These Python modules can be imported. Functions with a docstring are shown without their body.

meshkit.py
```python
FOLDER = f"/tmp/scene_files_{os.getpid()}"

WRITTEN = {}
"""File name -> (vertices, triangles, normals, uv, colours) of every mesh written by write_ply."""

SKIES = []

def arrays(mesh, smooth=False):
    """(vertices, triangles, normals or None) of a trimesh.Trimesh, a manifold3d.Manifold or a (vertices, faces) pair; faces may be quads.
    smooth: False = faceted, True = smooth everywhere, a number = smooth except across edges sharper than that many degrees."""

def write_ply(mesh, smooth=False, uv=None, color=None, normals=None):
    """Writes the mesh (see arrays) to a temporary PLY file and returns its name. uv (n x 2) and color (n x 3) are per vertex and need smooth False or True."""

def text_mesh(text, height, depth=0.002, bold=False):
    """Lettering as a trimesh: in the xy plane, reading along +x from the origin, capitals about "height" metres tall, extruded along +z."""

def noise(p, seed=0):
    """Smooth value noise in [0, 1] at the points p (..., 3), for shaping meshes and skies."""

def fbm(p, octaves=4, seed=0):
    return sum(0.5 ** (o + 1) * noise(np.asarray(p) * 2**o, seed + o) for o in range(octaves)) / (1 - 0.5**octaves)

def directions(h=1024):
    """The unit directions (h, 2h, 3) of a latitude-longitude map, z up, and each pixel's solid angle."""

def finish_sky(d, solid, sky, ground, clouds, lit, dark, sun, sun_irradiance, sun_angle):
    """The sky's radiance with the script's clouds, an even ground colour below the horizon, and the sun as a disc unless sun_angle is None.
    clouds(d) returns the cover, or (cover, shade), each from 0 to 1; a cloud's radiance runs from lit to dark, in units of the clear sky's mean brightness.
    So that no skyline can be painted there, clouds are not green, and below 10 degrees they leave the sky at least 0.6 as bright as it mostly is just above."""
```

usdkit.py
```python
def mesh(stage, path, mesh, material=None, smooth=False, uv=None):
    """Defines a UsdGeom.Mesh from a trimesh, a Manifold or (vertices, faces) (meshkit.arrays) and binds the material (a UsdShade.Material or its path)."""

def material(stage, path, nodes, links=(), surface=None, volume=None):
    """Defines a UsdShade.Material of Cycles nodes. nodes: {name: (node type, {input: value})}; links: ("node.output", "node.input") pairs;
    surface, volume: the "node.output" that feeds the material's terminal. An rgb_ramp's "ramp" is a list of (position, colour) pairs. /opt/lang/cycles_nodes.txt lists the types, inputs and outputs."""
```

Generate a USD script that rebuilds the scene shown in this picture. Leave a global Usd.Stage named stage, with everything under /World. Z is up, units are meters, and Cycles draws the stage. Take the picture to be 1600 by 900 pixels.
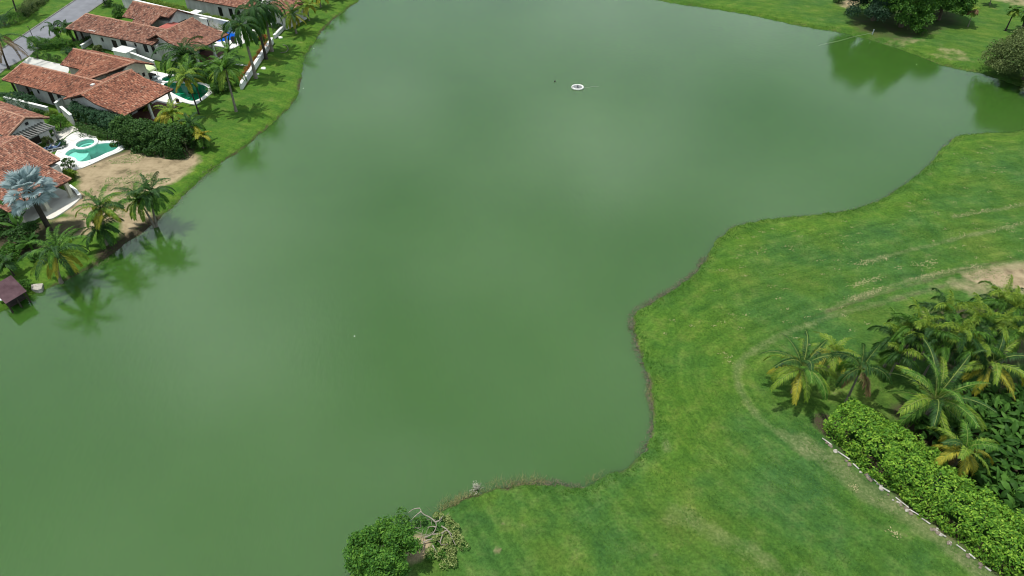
import math, numpy as np, trimesh, shapely, shapely.ops, usdkit, meshkit
from shapely.geometry import Polygon, LineString, Point
from scipy.spatial import cKDTree
from scipy.sparse import coo_matrix
from scipy.sparse.csgraph import connected_components
import zlib
import manifold3d as m3
from pxr import Usd, UsdGeom, UsdLux, UsdShade, Gf, Sdf

stage = Usd.Stage.CreateInMemory()
UsdGeom.SetStageUpAxis(stage, UsdGeom.Tokens.z)
UsdGeom.SetStageMetersPerUnit(stage, 1.0)
UsdGeom.Xform.Define(stage, '/World')
UsdGeom.Scope.Define(stage, '/World/Looks')

# ------------------------------------------------------------------ camera, sky, sun
FPX, PITCH, CAMH = 1120.0, math.radians(40.5), 47.0
cam = UsdGeom.Camera.Define(stage, '/World/camera')
cam.AddTranslateOp().Set(Gf.Vec3d(0, 0, CAMH))
cam.AddRotateXOp().Set(90 - math.degrees(PITCH))
cam.CreateHorizontalApertureAttr(36.0); cam.CreateVerticalApertureAttr(20.25)
cam.CreateFocalLengthAttr(36.0 * FPX / 1600)
cam.CreateClippingRangeAttr(Gf.Vec2f(0.5, 6000))
cam.CreateExposureAttr(0.0)

SUN = np.array([-0.27, 0.05, 1.0]); SUN /= np.linalg.norm(SUN)
SUN_EL, SUN_ROT = math.asin(SUN[2]), math.atan2(SUN[0], SUN[1])
sun = UsdLux.DistantLight.Define(stage, '/World/sun')
sun.CreateIntensityAttr(1.02); sun.CreateAngleAttr(0.53); sun.CreateColorAttr(Gf.Vec3f(1, .955, .88))
sun.GetPrim().CreateAttribute('inputs:normalize', Sdf.ValueTypeNames.Bool).Set(True)
_x = np.cross([0, 1, 0], SUN); _x /= np.linalg.norm(_x); _y = np.cross(SUN, _x)
sun.AddTransformOp().Set(Gf.Matrix4d(*_x, 0, *_y, 0, *SUN, 0, 0, 0, 50, 1))

dome = UsdLux.DomeLight.Define(stage, '/World/sky')
dome.GetPrim().SetCustomDataByKey('kind', 'structure')
sky_mat = usdkit.material(stage, '/World/Looks/sky', {
    's': ('sky_texture', {'sky_type': 'single_scattering', 'sun_disc': False, 'sun_elevation': SUN_EL, 'sun_rotation': SUN_ROT, 'aerosol_density': 1.6}),
    'tc': ('texture_coordinate', {}),
    'mp': ('mapping', {'scale': (1.5, 1.5, 3.2), 'location': (3.1, 0.4, 0.9)}),
    'n': ('noise_texture', {'scale': 1.7, 'detail': 5, 'roughness': .5}),
    'r': ('rgb_ramp', {'ramp': [(.32, (.06, .06, .06)), (.50, (.42, .42, .42)), (.72, (1, 1, 1))]}),
    'mx': ('mix_color', {'b': (13.6, 15.8, 15.6)}),
    'b': ('background_shader', {'strength': 0.085})},
    [('tc.generated', 'mp.vector'), ('mp.vector', 'n.vector'), ('n.fac', 'r.fac'), ('r.color', 'mx.fac'), ('s.color', 'mx.a'), ('mx.result', 'b.color')], surface='b.background')
UsdShade.MaterialBindingAPI.Apply(dome.GetPrim()).Bind(sky_mat)

# ------------------------------------------------------------------ helpers
def at(px, py, z=0.0):
    """photo pixel -> point of the place on the level z"""
    x, y = (px - 800) / FPX, (450 - py) / FPX
    d = np.array([x, math.cos(PITCH) + y * math.sin(PITCH), -math.sin(PITCH) + y * math.cos(PITCH)])
    return np.array([0, 0, CAMH]) + d * ((CAMH - z) / -d[2])

def axes(deg):
    a = math.radians(deg)
    return np.array([math.cos(a), math.sin(a), 0]), np.array([-math.sin(a), math.cos(a), 0])

_used = {}
def numbered(path):
    n = _used.get(path, 0); _used[path] = n + 1
    return path if n == 0 else f'{path}_{n:03d}'

class Thing:
    def __init__(self, path, loc): self.path, self.loc = path, np.asarray(loc, float)

def tag(prim, label, cat, group=None, kind=None):
    if label: prim.SetCustomDataByKey('label', label)
    if cat: prim.SetCustomDataByKey('category', cat)
    if group: prim.SetCustomDataByKey('group', group)
    if kind: prim.SetCustomDataByKey('kind', kind)

def thing(name, label, cat, loc=(0, 0, 0), group=None):
    p = numbered('/World/' + name)
    x = UsdGeom.Xform.Define(stage, p); x.AddTranslateOp().Set(Gf.Vec3d(*map(float, loc)))
    tag(x.GetPrim(), label, cat, group)
    return Thing(p, loc)

def obj(name, mesh, mat, parent=None, smooth=False, kind=None, label=None, cat=None, group=None, primvars=None):
    """world-space mesh -> ONE Mesh prim under the parent (or /World)"""
    v, f, n = meshkit.arrays(mesh, smooth)
    base = parent.path if parent else '/World'
    loc = parent.loc if parent else np.zeros(3)
    p = numbered(base + '/' + name)
    m = usdkit.mesh(stage, p, (v - loc, f), MAT[mat] if isinstance(mat, str) else mat)
    if n is not None:
        m.CreateNormalsAttr([Gf.Vec3f(*map(float, q)) for q in n]) if len(n) < 20 else m.CreateNormalsAttr(__import__('pxr').Vt.Vec3fArray.FromNumpy(n.astype(np.float32)))
        m.SetNormalsInterpolation('vertex')
    if isinstance(mat, str) and mat in TONED:
        ne = len(f); g = coo_matrix((np.ones(2 * ne), (np.concatenate([f[:, 0], f[:, 0]]), np.concatenate([f[:, 1], f[:, 2]]))), shape=(len(v), len(v)))
        nc, lab = connected_components(g, directed=False)
        tone = np.random.default_rng(zlib.crc32(p.encode())).uniform(0, 1, nc)[lab]
        primvars = {**(primvars or {}), 'tone': np.repeat(tone[:, None], 3, 1)}
    for k, a in (primvars or {}).items():
        UsdGeom.PrimvarsAPI(m).CreatePrimvar(k, Sdf.ValueTypeNames.Color3fArray, 'vertex').Set(__import__('pxr').Vt.Vec3fArray.FromNumpy(np.asarray(a, np.float32)))
    tag(m.GetPrim(), label, cat, group, kind)
    return Thing(p, loc)

class MB:
    """collects raw pieces into one mesh"""
    def __init__(self): self.v, self.f, self.n = [], [], 0
    def add(self, v, f):
        v = np.asarray(v, float); f = np.asarray(f, int)
        if f.shape[1] == 4: f = np.vstack([f[:, [0, 1, 2]], f[:, [0, 2, 3]]])
        self.v.append(v); self.f.append(f + self.n); self.n += len(v); return self
    def mesh(self, m):
        v, f, _ = meshkit.arrays(m); return self.add(v, f)
    def get(self): return np.vstack(self.v), np.vstack(self.f)

BOXF = [[0, 3, 2, 1], [4, 5, 6, 7], [0, 1, 5, 4], [1, 2, 6, 5], [2, 3, 7, 6], [3, 0, 4, 7]]
def obox(o, U, V, W):
    """parallelepiped from corner o and edge vectors"""
    o, U, V, W = (np.asarray(q, float) for q in (o, U, V, W))
    return np.array([o, o + U, o + U + V, o + V, o + W, o + U + W, o + U + V + W, o + V + W]), np.array(BOXF)

def tube(pts, rad, k=6, cap=True):
    pts = np.asarray(pts, float); n = len(pts)
    rad = np.broadcast_to(rad, n).astype(float)
    t = np.gradient(pts, axis=0); t /= np.linalg.norm(t, axis=1, keepdims=True) + 1e-9
    ref = np.where(np.abs(t[:, 2:3]) > .9, [[1.0, 0, 0]], [[0, 0, 1.0]])
    a = np.cross(t, ref); a /= np.linalg.norm(a, axis=1, keepdims=True); b = np.cross(t, a)
    ang = np.arange(k) / k * 2 * np.pi
    v = (pts[:, None] + rad[:, None, None] * (np.cos(ang)[None, :, None] * a[:, None] + np.sin(ang)[None, :, None] * b[:, None])).reshape(-1, 3)
    f = []
    for i in range(n - 1):
        for j in range(k):
            f.append([i * k + j, i * k + (j + 1) % k, (i + 1) * k + (j + 1) % k, (i + 1) * k + j])
    f = np.array(f); f = np.vstack([f[:, [0, 1, 2]], f[:, [0, 2, 3]]])
    if cap:
        v = np.vstack([v, pts[:1], pts[-1:]]); c = n * k
        f = np.vstack([f, [[(j + 1) % k, j, c] for j in range(k)], [[(n - 1) * k + j, (n - 1) * k + (j + 1) % k, c + 1] for j in range(k)]])
    return v, f

def prism(poly, z0, z1):
    """shapely polygon (holes kept) extruded"""
    polys = getattr(poly, 'geoms', [poly]); rings = []
    for g in polys:
        g = shapely.geometry.polygon.orient(g)
        rings += [np.array(g.exterior.coords)[:-1]] + [np.array(r.coords)[:-1] for r in g.interiors]
    cs = m3.CrossSection([r.astype(np.float32) for r in rings], m3.FillRule.Positive if hasattr(m3.FillRule, 'Positive') else 0)
    return cs.extrude(z1 - z0).translate((0, 0, z0))

def sheet(poly, z):
    v, f = trimesh.creation.triangulate_polygon(poly, engine='earcut')
    v = np.column_stack([v, np.full(len(v), z)]); c = np.cross(v[f[:, 1]] - v[f[:, 0]], v[f[:, 2]] - v[f[:, 0]])[:, 2]
    f = np.where((c < 0)[:, None], f[:, ::-1], f); return v, f
def pxpoly(pts, z=0.0): return Polygon([at(x, y, z)[:2] for x, y in pts])
def chaikin(p, n=2, closed=True):
    p = np.asarray(p, float)
    for _ in range(n):
        q = np.roll(p, -1, 0) if closed else p[1:]
        a = p if closed else p[:-1]
        s = np.empty((2 * len(a), p.shape[1])); s[0::2] = .75 * a + .25 * q; s[1::2] = .25 * a + .75 * q
        p = s if closed else np.vstack([p[:1], s, p[-1:]])
    return p
def smoothpoly(pts, z=0.0, n=3): return Polygon(chaikin([at(x, y, z)[:2] for x, y in pts], n))

# ------------------------------------------------------------------ materials
MAT, TONED = {}, {'clay_tile', 'clay_tile_brown', 'clay_tile_orange'}
def mat(name, nodes, links, surface='p.BSDF'):
    MAT[name] = usdkit.material(stage, '/World/Looks/' + name, nodes, links, surface=surface)

def simple(name, c1, c2, scale=3.0, rough=.8, bump=0.0, bscale=20.0, detail=4, spec=.3, metallic=0, stretch=(1, 1, 1)):
    """two-tone noise on real position, optional bump"""
    nodes = {'g': ('texture_coordinate', {}), 'mp': ('mapping', {'scale': stretch}), 'n': ('noise_texture', {'scale': scale, 'detail': detail, 'roughness': .6}),
             'r': ('rgb_ramp', {'ramp': [(.3, c1), (.7, c2)]}), 'p': ('principled_bsdf', {'roughness': rough, 'specular_ior_level': spec, 'metallic': metallic})}
    links = [('g.object', 'mp.vector'), ('mp.vector', 'n.vector'), ('n.fac', 'r.fac'), ('r.color', 'p.base_color')]
    if bump:
        nodes['n2'] = ('noise_texture', {'scale': bscale, 'detail': 3}); nodes['b'] = ('bump', {'strength': bump, 'distance': .05})
        links += [('mp.vector', 'n2.vector'), ('n2.fac', 'b.height'), ('b.normal', 'p.normal')]
    mat(name, nodes, links)

def leafmat(name, dark, mid, light, scale=1.0, rough=.55, trans=.2, tcol=None, spec=.2):
    """each leaf (mesh island) its own tone, clumps by noise; thin translucency"""
    TONED.add(name)
    nodes = {'g': ('attribute', {'attribute': 'tone'}), 'tc': ('texture_coordinate', {}), 'n': ('noise_texture', {'scale': scale, 'detail': 2}),
             'a': ('math', {'math_type': 'multiply_add', 'value2': .55, 'value3': -.02}), 'm': ('math', {'math_type': 'multiply_add', 'value2': .5}),
             'r': ('rgb_ramp', {'ramp': [(.1, dark), (.45, mid), (.85, light)]}),
             'p': ('principled_bsdf', {'roughness': rough, 'specular_ior_level': spec}), 't': ('translucent_bsdf', {}), 'hs': ('hsv', {'hue': .485, 'saturation': 1.1, 'value': 1.5}),
             'mx': ('mix_closure', {'fac': trans})}
    links = [('tc.object', 'n.vector'), ('g.fac', 'a.value1'), ('n.fac', 'm.value1'), ('a.value', 'm.value3'), ('m.value', 'r.fac'),
             ('r.color', 'p.base_color'), ('r.color', 'hs.color'), ('hs.color', 't.color'), ('p.BSDF', 'mx.closure1'), ('t.BSDF', 'mx.closure2')]
    mat(name, nodes, links, 'mx.closure')

leafmat('palm_green', (.020, .066, .010), (.050, .135, .015), (.13, .26, .035))
leafmat('palm_dark', (.010, .034, .009), (.022, .068, .014), (.05, .115, .022))
leafmat('palm_yellow', (.12, .15, .016), (.25, .25, .025), (.40, .36, .045))
leafmat('palm_lime', (.06, .125, .014), (.12, .21, .022), (.24, .32, .04))
leafmat('palm_dead', (.07, .045, .02), (.13, .085, .04), (.2, .14, .07), trans=.1)
leafmat('palm_silver', (.17, .23, .24), (.30, .39, .40), (.48, .57, .59), rough=.55, trans=.08)
leafmat('leaf_hedge_bright', (.030, .095, .012), (.095, .235, .020), (.28, .44, .05), scale=1.1)
leafmat('leaf_hedge_dark', (.014, .042, .010), (.032, .088, .018), (.075, .16, .03), scale=.8)
leafmat('leaf_green', (.016, .06, .011), (.045, .13, .018), (.11, .24, .03), scale=.8)
leafmat('leaf_shore', (.02, .07, .012), (.055, .16, .022), (.14, .29, .035), scale=1.0)
leafmat('leaf_teal', (.008, .028, .013), (.018, .052, .026), (.045, .095, .046), scale=.7)
leafmat('leaf_bluish', (.014, .045, .020), (.032, .085, .040), (.065, .14, .06), scale=.8)
leafmat('leaf_olive', (.032, .055, .016), (.085, .125, .036), (.19, .24, .085), scale=.5)
leafmat('leaf_lime', (.04, .09, .012), (.10, .18, .02), (.2, .27, .03))
leafmat('leaf_orange', (.09, .03, .010), (.24, .075, .018), (.38, .14, .03), trans=.15)
leafmat('leaf_wilted', (.05, .09, .02), (.16, .22, .06), (.38, .42, .17), scale=1.2)
leafmat('leaf_banana', (.012, .042, .007), (.032, .090, .013), (.085, .19, .03), scale=.5, rough=.55, spec=.12)
leafmat('blossom', (.3, .32, .22), (.5, .5, .4), (.65, .62, .52))
leafmat('debris_twig', (.04, .035, .025), (.09, .075, .05), (.19, .16, .11), trans=0)
leafmat('reed_dry', (.10, .12, .04), (.2, .2, .08), (.34, .31, .14), trans=.1)
leafmat('straw', (.16, .17, .07), (.3, .29, .14), (.44, .40, .22), trans=.1)
leafmat('grass_tuft', (.025, .09, .012), (.055, .16, .02), (.12, .23, .03), scale=.3, trans=.2)
simple('trunk_grey', (.11, .095, .075), (.25, .22, .18), 1.2, .9, .6, 9, stretch=(1, 1, 6))
simple('trunk_dark', (.022, .018, .015), (.06, .048, .038), 1.4, .9, .6, 9, stretch=(1, 1, 6))
simple('bark', (.06, .045, .032), (.15, .12, .09), 3, .9, .5, 14)
simple('dead_wood', (.19, .165, .14), (.35, .31, .265), 4, .85)
simple('midrib', (.13, .19, .04), (.24, .28, .07), 3, .5)
simple('plaster', (.43, .42, .40), (.63, .62, .60), .8, .85, .1, 30, stretch=(1.6, 1.6, .35), detail=6)
simple('plaster_cream', (.47, .44, .36), (.65, .62, .52), .8, .85, .1, 30, stretch=(1.6, 1.6, .35), detail=6)
simple('plaster_dirty', (.42, .42, .40), (.62, .61, .58), 1.1, .9, .1, 30)
simple('white_paint', (.70, .70, .68), (.8, .8, .78), 2, .6)
simple('paving', (.56, .53, .48), (.72, .69, .63), .7, .8, .1, 30)
simple('paving_white', (.58, .57, .55), (.72, .71, .69), .7, .8, .1, 30)
simple('concrete', (.30, .30, .28), (.46, .45, .42), .8, .9, .2, 25)
simple('concrete_pale', (.44, .44, .41), (.57, .56, .53), .5, .9, .2, 25)
simple('kerb_stone', (.10, .10, .085), (.2, .2, .17), 1.4, .9)
simple('dark_wood', (.016, .012, .010), (.04, .03, .022), 5, .7)
simple('grey_wood', (.14, .135, .13), (.25, .24, .23), 5, .8)
simple('dark_opening', (.008, .008, .009), (.016, .016, .017), 4, .35)
simple('red_roof', (.30, .075, .06), (.40, .12, .095), 1.0, .7)
simple('purple_metal', (.085, .045, .055), (.17, .105, .12), 1.6, .55, spec=.4)
simple('soil', (.045, .034, .022), (.11, .085, .055), 1.5, .95, .5, 12)
simple('stone_pale', (.26, .245, .21), (.46, .43, .38), 5, .9, .3, 20)
simple('pot_dark', (.02, .018, .016), (.05, .04, .035), 6, .6)
simple('blue_cloth', (.06, .10, .20), (.16, .22, .34), 6, .8)
simple('green_canvas', (.50, .60, .33), (.60, .70, .42), 2, .8)
simple('rope', (.42, .42, .36), (.55, .54, .47), 8, .8)
simple('white_float', (.58, .58, .56), (.74, .74, .72), 8, .5)
simple('net_grey', (.13, .14, .145), (.22, .23, .235), 12, .8)
simple('pipe_white', (.22, .21, .18), (.62, .61, .57), 2.2, .6)
simple('post_grey', (.22, .26, .27), (.34, .38, .4), 6, .7)
simple('hose', (.10, .10, .075), (.16, .16, .12), 6, .6)
simple('globe', (.7, .7, .68), (.8, .8, .78), 4, .3)
simple('porch_tile', (.12, .055, .042), (.2, .09, .07), 1.5, .7)
simple('clod', (.12, .10, .078), (.23, .195, .155), 3, .95)
# asphalt
simple('asphalt', (.15, .155, .175), (.205, .21, .235), .5, .9, .15, 40, detail=6, spec=.2)
# roof tiles: each tile its own tone, stained in patches
for _n, _k, _sc in (('clay_tile', (.90, .86, .86), .55), ('clay_tile_brown', (.80, .80, .82), .7), ('clay_tile_orange', (.90, .78, .72), .4)):
    _q = lambda c: tuple(a * b for a, b in zip(c, _k))
    mat(_n, {'g': ('attribute', {'attribute': 'tone'}), 'tc': ('texture_coordinate', {}), 'n': ('noise_texture', {'scale': _sc, 'detail': 5, 'roughness': .7}),
        'r': ('rgb_ramp', {'ramp': [(0, _q((.12, .07, .055))), (.12, _q((.20, .10, .075))), (.45, _q((.32, .145, .098))), (.78, _q((.40, .20, .138))), (.94, _q((.45, .26, .185))), (1, _q((.50, .36, .28)))]}),
        'rn': ('rgb_ramp', {'ramp': [(.30, (.42, .40, .40)), (.45, (.85, .84, .83)), (.6, (1.05, 1.03, 1))]}), 'mx': ('mix_color', {'blend_type': 'multiply', 'fac': .85}),
        'p': ('principled_bsdf', {'roughness': .85, 'specular_ior_level': .25})},
        [('g.fac', 'r.fac'), ('tc.object', 'n.vector'), ('n.fac', 'rn.fac'), ('r.color', 'mx.a'), ('rn.color', 'mx.b'), ('mx.result', 'p.base_color')])
simple('clay_under', (.05, .028, .02), (.10, .05, .035), 2, .9)
simple('clay_ridge', (.30, .15, .10), (.46, .27, .19), 3, .85)

# ground: lawn with patches, dry yard (r), worn track (g), bare bank / dark soil with plant shade painted in (b)
def ramp(*s): return ('rgb_ramp', {'ramp': list(s)})
mat('ground', {
    'tc': ('texture_coordinate', {}), 'at': ('attribute', {'attribute': 'mask'}), 'sp': ('separate_color', {}),
    'n1': ('noise_texture', {'scale': .11, 'detail': 5, 'roughness': .6}), 'n2': ('noise_texture', {'scale': .55, 'detail': 6, 'roughness': .65}),
    'n3': ('noise_texture', {'scale': 4.5, 'detail': 5, 'roughness': .7}),
    'mp': ('mapping', {'rotation': (0, 0, math.radians(-20)), 'scale': (.25, .8, 1)}), 'n4': ('noise_texture', {'scale': .9, 'detail': 5, 'roughness': .6}),
    'r1': ramp((.34, (.030, .098, .028)), (.46, (.041, .116, .020)), (.56, (.064, .132, .014)), (.68, (.115, .155, .024))),
    'r2': ramp((.30, (.024, .066, .014)), (.5, (.054, .120, .021)), (.70, (.125, .17, .048))),
    'm12': ('mix_color', {'fac': .5}),
    'r4': ramp((.35, (.62, .72, .7)), (.55, (1, 1, 1)), (.72, (1.35, 1.15, 1.2))), 'm4': ('mix_color', {'blend_type': 'multiply', 'fac': .4}),
    'al': ('attribute', {'attribute': 'lush_sunlit'}), 'rl': ramp((.3, (.038, .108, .010)), (.5, (.060, .134, .012)), (.72, (.105, .16, .022))), 'fl': ('math', {'math_type': 'multiply_add', 'value2': .95}), 'nl': ('math', {'math_type': 'multiply_add', 'value2': 1.0, 'value3': -.62}), 'cl': ('clamp', {}), 'ml': ('mix_color', {}),
    'sl': ('separate_color', {}), 'tw': ('math', {'math_type': 'multiply', 'value2': 62.0}), 'tv': ('combine_xyz', {'z': 0.0}), 'tp': ('separate_xyz', {}), 'ty': ('math', {'math_type': 'multiply', 'value2': .12}), 'n5': ('noise_texture', {'scale': 1.15, 'detail': 5, 'roughness': .65}),
    'r5': ramp((.32, (.66, .74, .70)), (.5, (1, 1, 1)), (.66, (1.32, 1.2, 1.25))), 'm5': ('mix_color', {'blend_type': 'multiply', 'fac': .75}),
    'r3': ramp((.3, (.5, .54, .5)), (.7, (1.45, 1.4, 1.4))), 'm3': ('mix_color', {'blend_type': 'multiply', 'fac': .8}),
    'ds': ramp((.3, (.13, .10, .06)), (.48, (.28, .22, .135)), (.72, (.40, .32, .205))), 'fs': ('math', {'math_type': 'multiply_add', 'value2': 1.5}), 'cs': ('clamp', {}),
    'nb': ('math', {'math_type': 'multiply_add', 'value2': 1.6, 'value3': -1.05}), 'ms': ('mix_color', {}),
    'dt': ramp((.3, (.08, .12, .04)), (.5, (.14, .16, .07)), (.7, (.26, .24, .14))), 'ft': ('math', {'math_type': 'multiply_add', 'value2': 1.35}), 'ct': ('clamp', {}), 'mt': ('mix_color', {}),
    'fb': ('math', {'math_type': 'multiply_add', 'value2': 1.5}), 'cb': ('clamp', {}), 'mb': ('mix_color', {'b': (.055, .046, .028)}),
    'bh': ('math', {'math_type': 'add'}), 'b': ('bump', {'strength': .55, 'distance': .12}),
    'p': ('principled_bsdf', {'roughness': .95, 'specular_ior_level': .15})},
    [('at.color', 'sp.color'), ('tc.object', 'n1.vector'), ('tc.object', 'n2.vector'), ('tc.object', 'n3.vector'), ('tc.object', 'mp.vector'), ('mp.vector', 'n4.vector'),
     ('n1.fac', 'r1.fac'), ('n2.fac', 'r2.fac'), ('r1.color', 'm12.a'), ('r2.color', 'm12.b'), ('m12.result', 'm4.a'), ('n4.fac', 'r4.fac'), ('r4.color', 'm4.b'),
     ('n2.fac', 'rl.fac'), ('sl.r', 'fl.value1'), ('n1.fac', 'nl.value1'), ('nl.value', 'fl.value3'), ('fl.value', 'cl.value'), ('m4.result', 'ml.a'), ('rl.color', 'ml.b'), ('cl.result', 'ml.fac'), ('al.color', 'sl.color'), ('sl.g', 'tw.value1'), ('tw.value', 'tv.x'), ('tc.object', 'tp.vector'), ('tp.x', 'ty.value1'), ('ty.value', 'tv.y'), ('tv.vector', 'n5.vector'), ('n5.fac', 'r5.fac'), ('ml.result', 'm5.a'), ('r5.color', 'm5.b'), ('m5.result', 'm3.a'), ('n3.fac', 'r3.fac'), ('r3.color', 'm3.b'),
     ('n2.fac', 'nb.value1'),
     ('n2.fac', 'ds.fac'), ('sp.r', 'fs.value1'), ('nb.value', 'fs.value3'), ('fs.value', 'cs.value'), ('m3.result', 'ms.a'), ('ds.color', 'ms.b'), ('cs.result', 'ms.fac'),
     ('n3.fac', 'dt.fac'), ('sp.g', 'ft.value1'), ('nb.value', 'ft.value3'), ('ft.value', 'ct.value'), ('ms.result', 'mt.a'), ('dt.color', 'mt.b'), ('ct.result', 'mt.fac'),
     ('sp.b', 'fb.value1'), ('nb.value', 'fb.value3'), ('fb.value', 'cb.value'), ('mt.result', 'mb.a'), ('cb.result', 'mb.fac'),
     ('mb.result', 'p.base_color'), ('n3.fac', 'bh.value1'), ('n2.fac', 'bh.value2'), ('bh.value', 'b.height'), ('b.normal', 'p.normal')])

# murky green lake: body colour below, sky mirrored by fresnel, wind ripples
mat('lake_water', {
    'tc': ('texture_coordinate', {}), 'mp': ('mapping', {'rotation': (0, 0, .5), 'scale': (1, .45, 1)}),
    'n1': ('noise_texture', {'scale': .03, 'detail': 4, 'roughness': .55}), 'r1': ramp((.3, (.031, .085, .012)), (.7, (.041, .102, .017))),
    'w': ('noise_texture', {'scale': 2.6, 'detail': 4, 'roughness': .6}), 'b': ('bump', {'strength': .38, 'distance': .03}),
    'p': ('principled_bsdf', {'roughness': .10, 'subsurface_method': 'burley', 'subsurface_weight': 1.0, 'subsurface_scale': 1.0, 'subsurface_radius': (.7, 1.1, .6), 'ior': 1.72, 'specular_ior_level': .5})},
    [('tc.object', 'n1.vector'), ('n1.fac', 'r1.fac'), ('r1.color', 'p.base_color'), ('tc.object', 'mp.vector'), ('mp.vector', 'w.vector'), ('w.fac', 'b.height'), ('b.normal', 'p.normal')])

def pool_water(name, tint):
    mat(name, {'fr': ('fresnel', {'IOR': 1.33}), 't': ('transparent_bsdf', {'color': tint}), 'g': ('glossy_bsdf', {'roughness': .03}), 'mx': ('mix_closure', {}),
               'n': ('noise_texture', {'scale': 3, 'detail': 2}), 'tc': ('texture_coordinate', {}), 'b': ('bump', {'strength': .2, 'distance': .03})},
        [('fr.fac', 'mx.fac'), ('t.BSDF', 'mx.closure1'), ('g.BSDF', 'mx.closure2'), ('tc.object', 'n.vector'), ('n.fac', 'b.height'), ('b.normal', 'g.normal'), ('b.normal', 'fr.normal')], 'mx.closure')
pool_water('water_blue', (.5, .85, .97)); pool_water('water_teal', (.66, .95, .90)); pool_water('water_green', (.45, .85, .68))
simple('pool_blue', (.04, .42, .85), (.06, .50, .9), 2, .5)
simple('pool_teal', (.38, .62, .56), (.48, .70, .64), 1.5, .5)
simple('pool_green', (.03, .32, .24), (.05, .40, .31), 1.5, .5)
# window glass: dark room seen through a reflecting pane
mat('glass', {'fr': ('fresnel', {'IOR': 1.5}), 't': ('transparent_bsdf', {'color': (.75, .8, .8)}), 'g': ('glossy_bsdf', {'roughness': .05}), 'mx': ('mix_closure', {})},
    [('fr.fac', 'mx.fac'), ('t.BSDF', 'mx.closure1'), ('g.BSDF', 'mx.closure2')], 'mx.closure')

# ------------------------------------------------------------------ lake outline and ground
WZ = -0.45
LAKE_PX = [(562, 0), (545, 12), (520, 30), (500, 52), (487, 72), (474, 90), (470, 120), (468, 145), (455, 165), (430, 190), (405, 210), (385, 228), (365, 243), (338, 256),
    (315, 280), (285, 305), (262, 330), (240, 352), (205, 375), (165, 402), (130, 425), (100, 440), (60, 455), (40, 462), (15, 480), (-40, 505), (-220, 590)]
RIGHT_PX = [(500, 948), (538, 905), (560, 880), (610, 838), (650, 822), (700, 792), (740, 775), (800, 760), (860, 757), (905, 765), (960, 740), (1000, 715), (1020, 690), (1024, 660),
    (1019, 620), (1012, 580), (998, 545), (989, 520), (987, 500), (1002, 482), (1030, 466), (1060, 448), (1090, 425), (1105, 400), (1120, 372), (1150, 351), (1200, 343), (1250, 338),
    (1300, 333), (1350, 325), (1400, 300), (1440, 270), (1465, 240), (1490, 214), (1530, 207), (1580, 208), (1605, 202), (1660, 192), (1700, 176), (1680, 150), (1600, 137), (1560, 123), (1530, 113),
    (1470, 103), (1440, 88), (1400, 75), (1370, 65), (1320, 51), (1280, 45), (1240, 38), (1180, 24), (1120, 14), (1060, 6), (1030, 0), (985, -9)]
lake_pts = [at(x, y, WZ)[:2] for x, y in LAKE_PX] + [(-75, 20), (-60, -5), (-28, -8)] + [at(x, y, WZ)[:2] for x, y in RIGHT_PX] + [(12, 172), (-5, 195), (-22, 190), at(585, -22, WZ)[:2]]
lake_ring = chaikin(lake_pts, 2)
LAKE = Polygon(lake_ring)
_ring = LineString(np.vstack([lake_ring, lake_ring[:1]]))
_dense = np.array([_ring.interpolate(s).coords[0] for s in np.arange(0, _ring.length, .15)])
_tree = cKDTree(_dense)

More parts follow.
